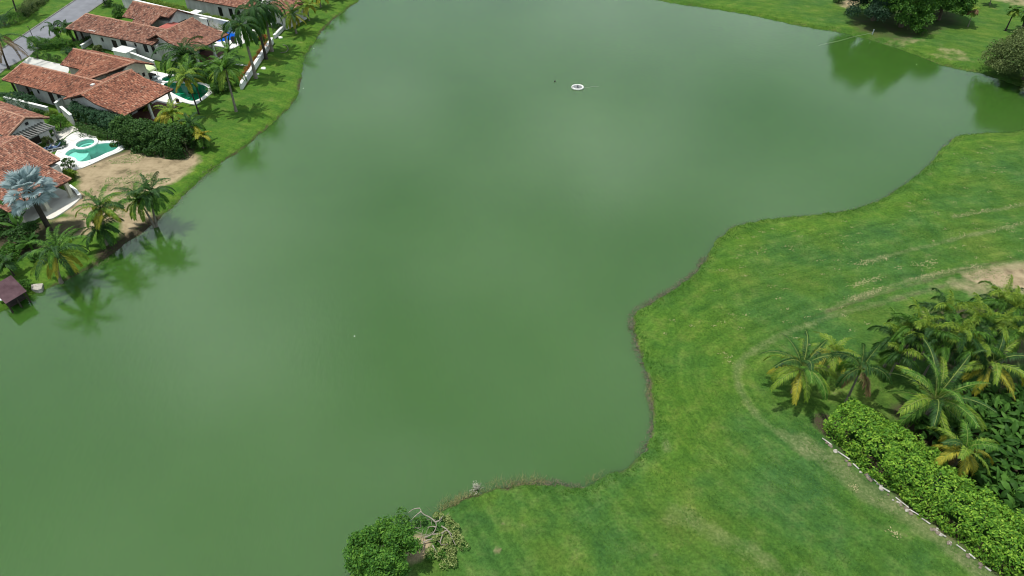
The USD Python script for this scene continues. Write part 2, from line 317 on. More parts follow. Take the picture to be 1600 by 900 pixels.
def undulate(x, y):
    w = np.clip((x + 8) / 14, 0, 1) * np.clip((95 - y) / 20, 0, 1)
    p = np.stack([x * .13, y * .13, 0 * x], -1)
    return w * (meshkit.fbm(p, 3, 5) - .5) * .7
def shore(x, y):
    """signed distance to the water's edge, positive on land, a little ragged"""
    d = _tree.query(np.stack([x, y], -1))[0]
    d = np.where(shapely.contains_xy(LAKE, x, y), -d, d)
    q = np.stack([x * .8, y * .8, 0 * x], -1)
    return d + (meshkit.fbm(q, 4, 3) - .5) * .75 + (meshkit.fbm(q * 4.1, 2, 8) - .5) * .18
def height(x, y, d=None):
    x, y = np.asarray(x, float), np.asarray(y, float)
    if d is None: d = shore(x, y)
    land = WZ + .20 * np.clip(d / .22, 0, 1) + .25 * (1 - np.exp(-np.maximum(d - .15, 0) / 1.3))
    bed = WZ + np.maximum(d * .5, -1.4)
    return np.where(d > 0, land + undulate(x, y) * np.clip(d / 4, 0, 1), bed)
def gz(p): return float(height(np.array([p[0]]), np.array([p[1]]))[0])
def gat(px, py):
    p = at(px, py, 0); p = at(px, py, gz(p)); return np.array([p[0], p[1], gz(p)])

# pools (water outlines), used to open the ground
def zc(pts, s, ox, oy): return [(x / s + ox, y / s + oy) for x, y in pts]
POOL3 = smoothpoly(zc([(560, 628), (615, 578), (700, 570), (780, 562), (830, 535), (960, 522), (1035, 528), (1045, 560), (1000, 592), (930, 615), (880, 642), (820, 668), (740, 692), (680, 690), (662, 655), (600, 642)], 5.625, 0, 130), .12)
SPA3 = Point(*at(133.7, 225.2, .12)[:2]).buffer(1.15, 24)
POOL2 = smoothpoly(zc([(60, 655), (150, 640), (260, 655), (350, 650), (420, 675), (437, 705), (400, 745), (350, 778), (300, 795), (220, 765), (130, 720)], 5, 240, 0), .12)
SPA2 = Point(*at(264, 124, .12)[:2]).buffer(1.0, 24)
POOL1 = smoothpoly([(335, 51), (352, 49), (372, 50), (373, 56), (369, 61), (354, 64), (340, 66), (330, 62)], .12)
HOLES = [POOL1, POOL2, SPA2, POOL3, SPA3]

fx = np.arange(-102, 102.01, .3)
xs = np.concatenate([[-1500, -700, -350, -200, -140, -112], fx, [112, 140, 200, 350, 700, 1500]])
ys = np.concatenate([[-1200, -500, -200, -90, -40, -15, 0, 10, 17], np.arange(21, 78, .26), np.arange(78, 146, .42), [152, 160, 175, 190, 205, 240, 300, 450, 800, 1500]])
X, Y = np.meshgrid(xs, ys); xf, yf = X.ravel(), Y.ravel()
D = shore(xf, yf); Z = height(xf, yf, D)
for h in HOLES:
    e = h.buffer(.28); Z[shapely.contains_xy(e, xf, yf)] = -1.9

def inside(poly, soft):
    """1 inside, fading over soft metres outside"""
    shapely.prepare(poly); bx = poly.bounds; r = np.zeros_like(xf)
    k = np.where((xf > bx[0] - soft) & (xf < bx[2] + soft) & (yf > bx[1] - soft) & (yf < bx[3] + soft))[0]
    r[k] = np.clip(1 - shapely.distance(poly, shapely.points(xf[k], yf[k])) / soft, 0, 1); return r
def along(pts, width, soft, smooth=True):
    w = [at(x, y)[:2] for x, y in pts]
    if smooth: w = chaikin(w, 2, False)
    return inside(LineString(w).buffer(width), soft)
dry = np.maximum.reduce([
    .95 * inside(pxpoly([(120, 258), (165, 248), (200, 240), (205, 230), (225, 228), (300, 243), (305, 250), (285, 270), (262, 285), (240, 292), (200, 300), (195, 340), (150, 345), (110, 330), (128, 310), (132, 285)]), 1.2),
    .85 * inside(pxpoly([(195, 330), (222, 322), (240, 345), (205, 368), (192, 372)]), .8), .75 * inside(pxpoly([(80, 345), (130, 335), (150, 350), (140, 365), (95, 362)]), .8),
    .8 * inside(pxpoly([(122, 185), (145, 188), (140, 196), (120, 190)]), .5), .75 * inside(pxpoly([(155, 195), (180, 205), (178, 214), (160, 205)]), .5),
    1.1 * inside(pxpoly([(1518, 432), (1560, 424), (1605, 418), (1640, 430), (1605, 445), (1555, 440)]), 1.4), .5 * inside(pxpoly([(1495, 440), (1600, 440), (1640, 470), (1560, 462)]), 2),
    .9 * inside(pxpoly([(635, 845), (655, 838), (668, 850), (660, 870), (642, 875)]), .5), .8 * inside(Point(*at(777, 861)[:2]).buffer(.08), .35),
    .75 * inside(pxpoly([(1330, 10), (1345, -6), (1330, -8), (1318, 8)]), 2), .6 * inside(pxpoly([(1560, -3), (1610, 8), (1610, -12)]), 3),
    .3 * inside(pxpoly([(1370, 78), (1400, 62), (1425, 58), (1440, 62), (1400, 72)]), 1.4), .3 * inside(pxpoly([(1465, 88), (1520, 95), (1500, 80), (1470, 74)]), 1.5)])
track = np.maximum.reduce([
    .47 * along([(1605, 415), (1540, 426), (1470, 447), (1390, 468), (1300, 495), (1230, 520), (1180, 545), (1152, 568), (1150, 590), (1165, 625), (1195, 660), (1235, 690), (1275, 715)], .14, .6),
    .62 * along([(1250, 690), (1300, 720), (1350, 760), (1400, 790), (1450, 825), (1500, 865), (1540, 900)], .5, 1.1),
    .5 * along([(1600, 408), (1520, 418), (1440, 438), (1350, 465), (1290, 488)], .1, .45),
    .55 * along([(1310, 476), (1380, 450), (1440, 432), (1490, 421), (1540, 413)], .12, .4), .5 * along([(1490, 340), (1560, 327), (1605, 318)], .1, .45), .5 * along([(1350, 410), (1440, 385), (1600, 350)], .1, .5),
    .4 * along([(1050, 800), (1200, 880), (1290, 930)], .3, 1.2), .6 * along([(1040, 688), (1042, 700)], .1, .5),
    .45 * inside(pxpoly([(1040, 300), (1042, 300), (1042, 302)]), .3)])
_bn = meshkit.fbm(np.stack([xf * .22, yf * .22, 0 * xf], -1), 3, 12)
bank = np.clip(1 - np.abs(D - .02) / (.12 + .55 * np.clip(_bn - .42, 0, 1) * 2), 0, 1) * np.clip(_bn * 2.2 - .35, 0, .9)
dark = np.maximum.reduce([  # soil tone that also paints shade beneath hedges, palms and trees
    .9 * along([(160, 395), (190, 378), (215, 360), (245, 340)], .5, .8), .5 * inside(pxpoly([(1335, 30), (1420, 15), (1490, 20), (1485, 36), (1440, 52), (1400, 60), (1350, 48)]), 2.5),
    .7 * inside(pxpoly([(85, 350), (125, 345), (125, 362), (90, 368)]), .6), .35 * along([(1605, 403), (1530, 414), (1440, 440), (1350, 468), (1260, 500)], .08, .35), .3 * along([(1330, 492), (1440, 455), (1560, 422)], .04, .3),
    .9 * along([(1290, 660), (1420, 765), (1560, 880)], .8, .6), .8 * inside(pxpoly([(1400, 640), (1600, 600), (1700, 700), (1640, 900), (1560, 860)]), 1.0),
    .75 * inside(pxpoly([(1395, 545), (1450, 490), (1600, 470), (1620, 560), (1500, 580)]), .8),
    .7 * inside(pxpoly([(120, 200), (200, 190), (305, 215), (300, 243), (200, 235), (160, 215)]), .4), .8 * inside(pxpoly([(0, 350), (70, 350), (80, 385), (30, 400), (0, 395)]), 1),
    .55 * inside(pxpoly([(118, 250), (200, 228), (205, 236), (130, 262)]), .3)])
lush_sunlit = np.maximum.reduce([np.clip((-12 - xf) / 20, 0, 1) * .95, .8 * np.clip((yf - 96) / 14, 0, 1) * np.clip((70 - xf) / 25, 0, 1), .45 * np.clip((yf - 96) / 14, 0, 1),  # yellow-green grass patches; left bank also brightened as painted sunlight
    .85 * np.clip(1 - np.abs(D - 2.2) / 3.0, 0, 1) * np.clip((xf - 8) / 6, 0, 1), .7 * inside(pxpoly([(1010, 490), (1080, 450), (1130, 560), (1090, 640), (1040, 640)]), 6), .35 * inside(pxpoly([(1180, 830), (1300, 790), (1330, 900), (1220, 900)]), 5)])
_mow = LineString(chaikin([at(x, y)[:2] for x, y in [(1900, 380), (1605, 415), (1540, 426), (1470, 447), (1390, 468), (1300, 495), (1230, 520), (1180, 545), (1152, 568), (1150, 590), (1165, 625), (1195, 660), (1275, 715), (1400, 790), (1540, 900), (1700, 1020)]], 2, False))
mow = np.clip(np.where((xf > -5) & (yf < 100) & (xf < 110), shapely.distance(_mow, shapely.points(xf, yf)), np.abs(xf * .4 + yf * .9) % 60) / 62.0, 0, 1)
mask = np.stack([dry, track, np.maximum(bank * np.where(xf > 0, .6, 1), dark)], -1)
ny, nx = X.shape
idx = np.arange(ny * nx).reshape(ny, nx)
q = np.stack([idx[:-1, :-1], idx[:-1, 1:], idx[1:, 1:], idx[1:, :-1]], -1).reshape(-1, 4)
G = np.stack([xf, yf, Z], -1)
obj('ground', (G, q), 'ground', smooth=True, kind='structure', primvars={'mask': mask, 'lush_sunlit': np.stack([lush_sunlit, mow, 0 * mow], -1)})
obj('lake_water', sheet(LAKE.buffer(1.6).simplify(.05), WZ), 'lake_water', kind='structure')

# ------------------------------------------------------------------ road
def strip(pts, half):
    pts = np.asarray(pts, float)[:, :2]; return LineString(pts).buffer(half, cap_style=2, join_style=1)
rl = [at(-60, 118)[:2], at(-12, 86)[:2], at(32, 58)[:2], at(75, 29)[:2], at(118, 0)[:2], at(165, -32)[:2], at(260, -90)[:2]]
rr = [at(-40, 150)[:2], at(8, 108)[:2], at(45, 88)[:2], at(100, 46)[:2], at(155, 8)[:2], at(205, -24)[:2], at(290, -75)[:2]]
road_poly = Polygon(list(rl) + list(rr)[::-1])
obj('road', prism(road_poly, -.2, .02), 'asphalt', kind='structure')
obj('kerb', prism(LineString(rl).buffer(.14, cap_style=2), -.1, .10), 'kerb_stone', kind='structure')
obj('kerb', prism(LineString(rr).buffer(.12, cap_style=2), -.1, .08), 'kerb_stone', kind='structure')

# ------------------------------------------------------------------ houses
TILES = np.random.default_rng(11)
def tile_face(mb, under, ea, eb, rb, ra, w=.21, ln=.30):
    """one roof plane: eave a-b, ridge b-a; barrel tiles laid in courses up the slope, over a thin deck"""
    ea, eb, rb, ra = (np.asarray(p, float) for p in (ea, eb, rb, ra))
    n = np.cross(eb - ea, ra - ea); n /= np.linalg.norm(n); n *= np.sign(n[2])
    under.add(*(lambda v: (v, [[0, 1, 2, 3], [7, 6, 5, 4], [0, 4, 5, 1], [1, 5, 6, 2], [2, 6, 7, 3], [3, 7, 4, 0]]))(np.vstack([[ea, eb, rb, ra], np.array([ea, eb, rb, ra]) - n * .12])))
    su = np.linalg.norm(((ra + rb) - (ea + eb)) / 2); nr = max(1, int(round(su / ln)))
    for r in range(nr):
        t0, t1 = r / nr, min((r + 1.25) / nr, 1.02)
        a0, b0, a1, b1 = ea + (ra - ea) * t0, eb + (rb - eb) * t0, ea + (ra - ea) * t1, eb + (rb - eb) * t1
        wid = np.linalg.norm(b0 - a0); nc = int(round(wid / w))
        if nc < 1: continue
        s = np.arange(nc)
        jit = TILES.normal(0, .012, (nc, 3)); lift = TILES.uniform(0, .025, nc)
        c0, c1 = (s + .02) / nc, (s + .98) / nc
        e = (b0 - a0) / wid
        P0 = a0 + (b0 - a0) * ((c0 + c1) / 2)[:, None] + jit; P1 = a1 + (b1 - a1) * ((c0 + c1) / 2)[:, None] + jit
        hw0 = wid / nc * .5; hw1 = max(np.linalg.norm(b1 - a1) / nc * .44, .01)
        V = []
        for (P, hw, up) in ((P0, hw0, .035), (P1, hw1, .012)):
            for (x, h) in ((-1, .0), (-.55, .075), (.55, .075), (1, .0)):
                V.append(P + e * (x * hw) + n * (h + up + lift[:, None] * (up > .02)))
        V = np.stack(V, 1).reshape(-1, 3)
        k = np.arange(nc)[:, None, None] * 8
        F = np.array([[0, 1, 5, 4], [1, 2, 6, 5], [2, 3, 7, 6]])
        F = F[:, ::-1] if np.dot(np.cross(eb - ea, ra - ea), n) < 0 else F
        mb.add(V, (k + F[None]).reshape(-1, 4))
        cap = np.array([[0, 3, 2, 1]]); cap = cap[:, ::-1] if F[0, 0] != 0 else cap
        mb.add(V, (k + cap[None]).reshape(-1, 4))

def ridge_caps(mb, a, b, r=.13, ln=.42):
    a, b = np.asarray(a, float), np.asarray(b, float); L = np.linalg.norm(b - a); n = max(1, int(L / ln)); t = (b - a) / L
    s = np.cross(t, [0, 0, 1]); s /= np.linalg.norm(s); u = np.cross(s, t)
    for i in range(n):
        p = a + (b - a) * (i / n); q2 = a + (b - a) * ((i + 1.12) / n); d = TILES.normal(0, .015)
        v = []
        for (P, rr) in ((p, r * 1.08), (q2, r * .92)):
            for an in (-100, -45, 0, 45, 100):
                c = math.radians(an); v.append(P + s * (math.sin(c) * rr) + u * (math.cos(c) * rr + d))
        mb.add(v, [[0, 1, 6, 5], [1, 2, 7, 6], [2, 3, 8, 7], [3, 4, 9, 8]])

class House:
    def __init__(self, name, label, deg, at_uv, group=None, tile='clay_tile'):
        self.tile = tile
        self.U, self.V = axes(deg); self.t = thing(name, label, 'house', self.p(*at_uv, 0), group)
    def p(self, u, v, z): return self.U * u + self.V * v + np.array([0, 0, z])
    def roof(self, faces, caps=(), label=None):
        mb, un, rc = MB(), MB(), MB()
        for f in faces: tile_face(mb, un, *[self.p(*q) for q in f])
        r = obj('roof', un.get(), 'clay_under', self.t, label=label)
        self.sub(r, 'roof_tiles', mb.get(), self.tile)
        for a, b in caps: ridge_caps(rc, self.p(*a), self.p(*b))
        if caps: self.sub(r, 'ridge_tiles', rc.get(), 'clay_ridge')
        return r
    def sub(self, parent, name, mesh, m): return obj(name, mesh, m, parent, kind='stuff')
    def walls(self, u0, u1, v0, v1, z, m='plaster', openings=(), gables=()):
        """box of walls; openings: (side, along0, along1, z0, z1, kind) on side -v ('f'), +u ('r'), +v ('b'), -u ('l'); gables: (side, peak z)"""
        body = m3.Manifold.cube((u1 - u0, v1 - v0, z)).translate((u0, v0, 0))
        for side, pk in gables:
            if side in 'rl':
                w = .3; uu = u1 - w if side == 'r' else u0
                g = m3.CrossSection([np.array([[v0, z - .001], [v1, z - .001], [(v0 + v1) / 2, pk]], np.float32)]).extrude(w)
                body = body + g.transform(np.array([[0, 0, 1, uu], [1, 0, 0, 0], [0, 1, 0, 0]], float))
            else:
                w = .3; vv = v0 if side == 'f' else v1 - w
                g = m3.CrossSection([np.array([[u0, z - .001], [u1, z - .001], [(u0 + u1) / 2, pk]], np.float32)]).extrude(w)
                body = body + g.transform(np.array([[1, 0, 0, 0], [0, 0, -1, vv + w], [0, 1, 0, 0]], float))
        panes = []
        for side, a0, a1, z0, z1, kind in openings:
            d = .22
            if side == 'f': o, A, B = (a0, v0), (a1 - a0, 0), (0, d)
            elif side == 'b': o, A, B = (a0, v1), (a1 - a0, 0), (0, -d)
            elif side == 'r': o, A, B = (u1, a0), (0, a1 - a0), (-d, 0)
            else: o, A, B = (u0, a0), (0, a1 - a0), (d, 0)
            lo = np.minimum(np.array(o), np.array(o) + A + np.array(B)) if False else None
            c = np.array([o, np.add(o, A), np.add(np.add(o, A), B), np.add(o, B)]); mn, mx = c.min(0), c.max(0)
            out = np.array(B) / d * -.05
            mn2, mx2 = np.minimum(mn, mn + out), np.maximum(mx, mx + out)
            body = body - m3.Manifold.cube((mx2[0] - mn2[0], mx2[1] - mn2[1], z1 - z0)).translate((mn2[0], mn2[1], z0))
            panes.append((o, A, B, z0, z1, kind))
        M = body.to_mesh(); v = M.vert_properties[:, :3]
        v = v[:, :1] * self.U + v[:, 1:2] * self.V + v[:, 2:3] * [0, 0, 1]
        w = obj('wall', (v, M.tri_verts), m, self.t)
        for o, A, B, z0, z1, kind in panes:
            o, A, B = np.array(o, float), np.array(A, float), np.array(B, float)
            def box3(a0, a1, zz0, zz1, d0, d1):
                L = np.linalg.norm(A); pa = A / L; pb = B / .22
                q0 = o + pa * a0 + pb * d0
                return obox(self.p(*q0, zz0), self.U * (pa * (a1 - a0))[0] + self.V * (pa * (a1 - a0))[1], self.U * (pb * (d1 - d0))[0] + self.V * (pb * (d1 - d0))[1], [0, 0, zz1 - zz0])
            L = np.linalg.norm(A); fr = MB(); fw = .07
            for bx in ((.003, fw, z0 + .003, z1 - .003), (L - fw, L - .003, z0 + .003, z1 - .003), (fw, L - fw, z0 + .003, z0 + fw), (fw, L - fw, z1 - fw, z1 - .003)): fr.add(*box3(*bx, .07, .13))
            if L > .9 and kind == 'window': fr.add(*box3(L / 2 - .03, L / 2 + .03, z0 + fw, z1 - fw, .07, .13))
            f = obj('window' if kind == 'window' else 'door', fr.get(), 'dark_wood', self.t)
            inner = MB(); inner.add(*box3(fw, L - fw, z0 + fw, z1 - fw, .09, .10))
            obj('pane' if kind == 'window' else 'door_panel', inner.get(), 'dark_opening' if kind == 'window' else 'dark_wood', f)
        return w
    def box(self, name, u0, u1, v0, v1, z0, z1, m, parent=None):
        return obj(name, obox(self.p(u0, v0, z0), self.U * (u1 - u0), self.V * (v1 - v0), [0, 0, z1 - z0]), m, parent or self.t)
    def column(self, u, v, z, m='plaster_dirty', w=.3, z0=0):
        mb = MB().add(*obox(self.p(u - w / 2, v - w / 2, z0), self.U * w, self.V * w, [0, 0, z - z0])).add(*obox(self.p(u - w * .7, v - w * .7, z0), self.U * w * 1.4, self.V * w * 1.4, [0, 0, .3])).add(*obox(self.p(u - w * .65, v - w * .65, z - .2), self.U * w * 1.3, self.V * w * 1.3, [0, 0, .19]))
        return obj('column', mb.get(), m, self.t)

def pavilion(h, ur, v0, v1, zr=4.3, uk=None, zk=3.4, ue=None, ze=2.65, ul=None):
    """long-eaved wing: ridge along v, kicked slope falling to +u, short slope behind"""
    uk = uk or ur + 2.1
    fs = [[(uk, v1, zk), (uk, v0, zk), (ur, v0, zr), (ur, v1, zr)], [(ue, v1, ze), (ue, v0, ze), (uk, v0, zk), (uk, v1, zk)], [(ul, v0, ze + .2), (ul, v1, ze + .2), (ur, v1, zr), (ur, v0, zr)]]
    h.roof(fs, [((ur, v0, zr + .02), (ur, v1, zr + .02))])

# the middle house
h = House('tile_roofed_house', 'long cream house with orange clay roofs beside the dark green pool', -24, (-95, 62), tile='clay_tile_orange')
h.roof([[(-107, 59.6, 2.7), (-89.9, 59.6, 2.7), (-89.9, 63, 4.0), (-106.2, 63, 4.0)], [(-89.9, 65.4, 2.45), (-107, 65.4, 2.45), (-106.2, 63, 4.0), (-89.9, 63, 4.0)]], [((-106.2, 63, 4.03), (-90, 63, 4.03)), ((-107, 59.7, 2.72), (-106.2, 63, 4.03))])
h.walls(-102.6, -90.2, 60.5, 64.7, 2.6, 'plaster', [('f', -101.6, -101.1, 1.3, 1.9, 'window'), ('f', -99.4, -98.4, .05, 2.05, 'door'), ('f', -97.6, -96.7, .9, 2.2, 'window'), ('f', -94.9, -94.4, 1.5, 2.1, 'window')], [('l', 3.8)])
for u in (-106.2, -103.2): h.column(u, 60.3, 2.65, 'dark_wood', .2)
h.box('carport_wall', -106.3, -106.05, 60.6, 64.6, 0, 2.6, 'plaster')
h.box('chimney', -91.6, -91.1, 61.9, 62.4, 3.3, 3.95, 'plaster')
pavilion(h, -89.4, 58.6, 67.4, ue=-82.2, ul=-93.4)
h.walls(-92.6, -86.2, 59.3, 66.8, 2.75, 'plaster', [('f', -88.6, -87.8, 1.1, 2.0, 'window'), ('r', 60.4, 62.6, .1, 2.2, 'window'), ('r', 63.6, 65.8, .1, 2.2, 'window')], [('f', 3.7)])
for v in (59.4, 63, 66.8): h.column(-82.7, v, 2.6, 'plaster_dirty', .28)
h.box('porch_floor', -86.2, -82.3, 59, 67.2, .02, .14, 'porch_tile')
h.box('eave_beam', -82.85, -82.6, 58.9, 67.2, 2.42, 2.58, 'dark_wood')
h.roof([[(-103.6, 66.7, 2.8), (-98.6, 66.7, 2.8), (-98.6, 69.6, 4.2), (-103.4, 69.6, 4.2)], [(-98.6, 64.6, 2.75), (-95.6, 64.6, 2.75), (-91.1, 69.6, 4.2), (-98.6, 69.6, 4.2)], [(-90.9, 72.6, 2.75), (-103.6, 72.6, 2.75), (-103.4, 69.6, 4.2), (-91.1, 69.6, 4.2)]], [((-103.4, 69.6, 4.23), (-91.1, 69.6, 4.23)), ((-95.6, 64.6, 2.8), (-91.1, 69.6, 4.25))])
h.walls(-103, -92.2, 67.4, 72, 2.8, 'plaster_cream', [('r', 68.4, 70.6, .2, 2.1, 'window'), ('r', 71, 71.5, 1.2, 1.8, 'window')], [('r', 4.0)])
h.walls(-97.4, -95.2, 65.4, 67.38, 2.7, 'plaster_cream', [('r', 65.8, 66.9, .1, 2.1, 'door')])

# the far house with the blue pool
h = House('tile_roofed_house', 'white house with brownish clay roofs beside the bright blue pool', -24, (-100, 81), tile='clay_tile_brown')
h.roof([[(-115.2, 77.6, 2.7), (-96.8, 78.1, 2.7), (-96.2, 81.5, 4.0), (-114.2, 81.5, 4.0)], [(-96.2, 83.8, 2.4), (-115.2, 83.8, 2.4), (-114.2, 81.5, 4.0), (-96.2, 81.5, 4.0)]], [((-114.2, 81.5, 4.03), (-96.4, 81.5, 4.03)), ((-115.2, 77.7, 2.73), (-114.2, 81.5, 4.03))])
h.walls(-111.2, -96.4, 78.6, 83.0, 2.6, 'plaster', [('f', -108.9, -108.4, 1.2, 1.9, 'window'), ('f', -106.6, -105.5, .05, 1.9, 'door'), ('f', -104.6, -103.2, .9, 2.3, 'window'), ('f', -101.5, -101, 1.6, 2.2, 'window'), ('f', -99.6, -98.7, 1.0, 2.3, 'window'), ('f', -97.9, -97.1, 1.0, 2.3, 'window')], [('l', 3.8)])
for u in (-114.4, -112.9): h.column(u, 78.4, 2.6, 'dark_wood', .22)
h.box('carport_wall', -114.6, -114.35, 78.7, 82.8, 0, 2.6, 'plaster')
h.box('parapet', -110.6, -109.2, 78.2, 78.6, 2.5, 3.0, 'white_paint')
pavilion(h, -96.0, 78.7, 86.8, ue=-89.0, ul=-99)
h.walls(-98.8, -93, 79.4, 86.2, 2.75, 'plaster', [('r', 80.4, 82.4, .1, 2.2, 'window'), ('r', 83.4, 85.4, .1, 2.2, 'window')], [('f', 3.7)])
for v in (79.5, 83.2, 86.3): h.column(-89.5, v, 2.6, 'plaster_dirty', .3)
h.box('porch_floor', -93, -89.1, 79, 86.6, .02, .14, 'porch_tile')
h.box('eave_beam', -89.65, -89.4, 79, 86.6, 2.42, 2.58, 'dark_wood')
h.roof([[(-110.6, 85.2, 2.8), (-107, 85.2, 2.8), (-107, 88.1, 4.5), (-110.4, 88.1, 4.5)], [(-107, 83.4, 2.7), (-103.0, 83.4, 2.7), (-102.4, 88.1, 4.5), (-107, 88.1, 4.5)], [(-102.6, 86.2, 3.75), (-100.9, 86.2, 3.75), (-100.5, 88.1, 4.5), (-102.4, 88.1, 4.5)], [(-100.5, 91.2, 2.7), (-110.6, 91.2, 2.7), (-110.4, 88.1, 4.5), (-100.5, 88.1, 4.5)]], [((-110.4, 88.1, 4.53), (-100.5, 88.1, 4.53))])
h.walls(-110, -101.2, 86.6, 90.6, 2.8, 'plaster', [('r', 87.2, 90, .3, 2.3, 'window')], [('r', 4.3)])
h.box('terrace_roof', -101.8, -96.4, 84.4, 87.2, 2.55, 2.7, 'red_roof')
for (u, v) in ((-101.5, 87), (-96.6, 87)): h.column(u, v, 2.54, 'plaster', .25)

# the near house with the pergola
h = House('tile_roofed_house', 'small clay roofed house with a slatted pergola on its gable end', -28, (-98, 45))
h.roof([[(-107, 41.8, 2.7), (-94.3, 41.8, 2.7), (-94.3, 44.8, 4.0), (-107, 44.8, 4.0)], [(-94.3, 47.6, 2.7), (-107, 47.6, 2.7), (-107, 44.8, 4.0), (-94.3, 44.8, 4.0)]], [((-107, 44.8, 4.03), (-94.3, 44.8, 4.03)), ((-94.35, 41.8, 2.75), (-94.35, 44.8, 4.05)), ((-94.35, 47.6, 2.75), (-94.35, 44.8, 4.05))])
h.walls(-106.5, -94.7, 42.4, 47, 2.75, 'plaster', [('f', -96.2, -95.5, 1, 2.1, 'window'), ('r', 43.6, 45.6, .1, 2.1, 'door')], [('r', 3.75)])
h.box('vent', -94.68, -94.6, 44.6, 45, 2.95, 3.3, 'dark_opening')
for i in range(11): h.box('pergola_slat', -94.66, -92.0, 42.3 + i * .41, 42.43 + i * .41, 2.44, 2.6, 'grey_wood')
h.box('pergola_beam', -92.45, -92.25, 42.1, 46.8, 2.26, 2.43, 'grey_wood')
for v in (42.4, 46.5): h.column(-92.35, v, 2.25, 'grey_wood', .22)

# the near house with the round patio
h = House('tile_roofed_house', 'clay roofed house with a deep porch and round patio behind the silver fan palm', -28, (-88, 38))
h.roof([[(-83.2, 41.1, 2.85), (-83.2, 39.3, 2.85), (-89.5, 39.3, 4.4), (-89.5, 41.1, 4.4)], [(-79.1, 39.28, 2.3), (-79.1, 31.5, 2.3), (-89.5, 31.5, 4.4), (-89.5, 39.28, 4.4)], [(-96, 31.5, 2.7), (-96, 41.1, 2.7), (-89.5, 41.1, 4.4), (-89.5, 31.5, 4.4)]], [((-89.5, 31.5, 4.43), (-89.5, 41.1, 4.43)), ((-89.5, 41.1, 4.43), (-83.2, 41.1, 2.9)), ((-83.1, 39.3, 2.88), (-79.1, 39.3, 2.34))])
h.walls(-95.5, -83.0, 32, 40.6, 2.5, 'plaster', [('r', 34, 36, .1, 2.1, 'window'), ('r', 37, 39, .1, 2.1, 'window')])
for v in (38.7, 35.6, 32.6): h.column(-79.6, v, 2.28, 'plaster_cream', .42)
h.box('porch_floor', -83, -79.2, 32, 39.2, .02, .12, 'paving')

# the house cut by the top of the frame
h = House('tile_roofed_house', 'white walled house at the top edge behind the yellow green hedge', -24, (-95, 99))
h.walls(-108, -91.5, 97, 102, 3.0, 'plaster', [('f', -100.6, -99.7, .6, 2.2, 'window'), ('f', -98.2, -97.3, .9, 2.3, 'window'), ('f', -96.6, -95.6, .9, 2.3, 'window')], [('r', 4.2)])
h.walls(-91.48, -86.5, 97.6, 103.5, 2.7, 'plaster', [('f', -90.4, -89.6, .8, 2.1, 'window')], [('f', 3.6)])
h.roof([[(-86.0, 97, 2.7), (-86, 104, 2.7), (-89, 104, 3.9), (-89, 97, 3.9)], [(-92.3, 104, 2.7), (-92.3, 97, 2.7), (-89, 97, 3.9), (-89, 104, 3.9)]], [((-89, 97, 3.93), (-89, 104, 3.93))])
h.roof([[(-108.5, 96.4, 2.95), (-92.4, 96.4, 2.95), (-92.4, 99.5, 4.3), (-108.5, 99.5, 4.3)], [(-92.4, 102.6, 2.95), (-108.5, 102.6, 2.95), (-108.5, 99.5, 4.3), (-92.4, 99.5, 4.3)]])

# ------------------------------------------------------------------ driveways, patios, pools
def surface(name, poly, z0, z1, m, holes=()):
    for hh in holes: poly = poly.difference(hh)
    return obj(name, prism(poly, z0, z1), m, kind='structure')
def paved(poly, z, m, size, deg, holes=()):
    for hh in holes: poly = poly.difference(hh)
    base = obj('patio', prism(poly, -.2, z - .035), 'concrete', kind='structure')
    U, V = axes(deg); c = np.array(poly.centroid.coords[0]); n = 14
    for i in range(-n, n):
        for j in range(-n, n):
            o = c + U[:2] * i * size + V[:2] * j * size
            cell = Polygon([o, o + U[:2] * (size - .05), o + (U + V)[:2] * (size - .05), o + V[:2] * (size - .05)]).intersection(poly)
            for g in getattr(cell, 'geoms', [cell]):
                if g.geom_type == 'Polygon' and g.area > .05: obj('paver', prism(g, z - .034, z), m, base)
surface('driveway', pxpoly([(24, 106), (46, 89), (110, 104), (106, 116), (150, 124), (130, 134), (60, 128)]), -.2, .05, 'concrete_pale')
paved(smoothpoly(zc([(470, 650), (500, 590), (545, 505), (640, 432), (700, 420), (862, 466), (835, 505), (960, 500), (1075, 510), (1112, 545), (1085, 588), (950, 640), (800, 712), (700, 752), (560, 775), (480, 745)], 5.625, 0, 130), .1, 2), z=.10, m='paving_white', size=1.35, deg=-28, holes=[POOL3.buffer(.3), SPA3.buffer(.25)])
paved(pxpoly(zc([(470, 420), (640, 378), (705, 415), (640, 428), (545, 500), (505, 590), (430, 620), (400, 560)], 5.625, 0, 130)), z=.06, m='paving', size=1.35, deg=-28)
surface('patio', pxpoly([(214, 113), (228, 109), (262, 116), (275, 122), (275, 132), (250, 128), (262, 141), (300, 158), (318, 148), (330, 140), (332, 146), (305, 165), (285, 160), (262, 168), (235, 160), (205, 140)]), -.2, .10, 'paving_white', [POOL2.buffer(.3), SPA2.buffer(.25)])
surface('patio', pxpoly([(300, 40), (320, 36), (345, 41), (372, 45), (398, 47), (404, 54), (396, 62), (372, 72), (360, 80), (330, 86), (318, 78), (345, 66)]), -.2, .10, 'paving_white', [POOL1.buffer(.3)])
surface('patio', pxpoly([(335, 96), (352, 88), (362, 80), (345, 82), (316, 98), (318, 104)]), -.2, .07, 'paving')
surface('patio', Polygon(chaikin([at(x, y)[:2] for x, y in [(66, 330), (74, 323), (104, 308), (113, 300), (127, 302), (128, 308), (121, 316), (109, 326), (93, 337), (78, 345), (69, 340)]], 2)), -.2, .13, 'paving')
surface('patio', pxpoly([(431, 10), (462, -8), (500, -14), (480, -3), (436, 12)]), -.2, .10, 'paving_white')

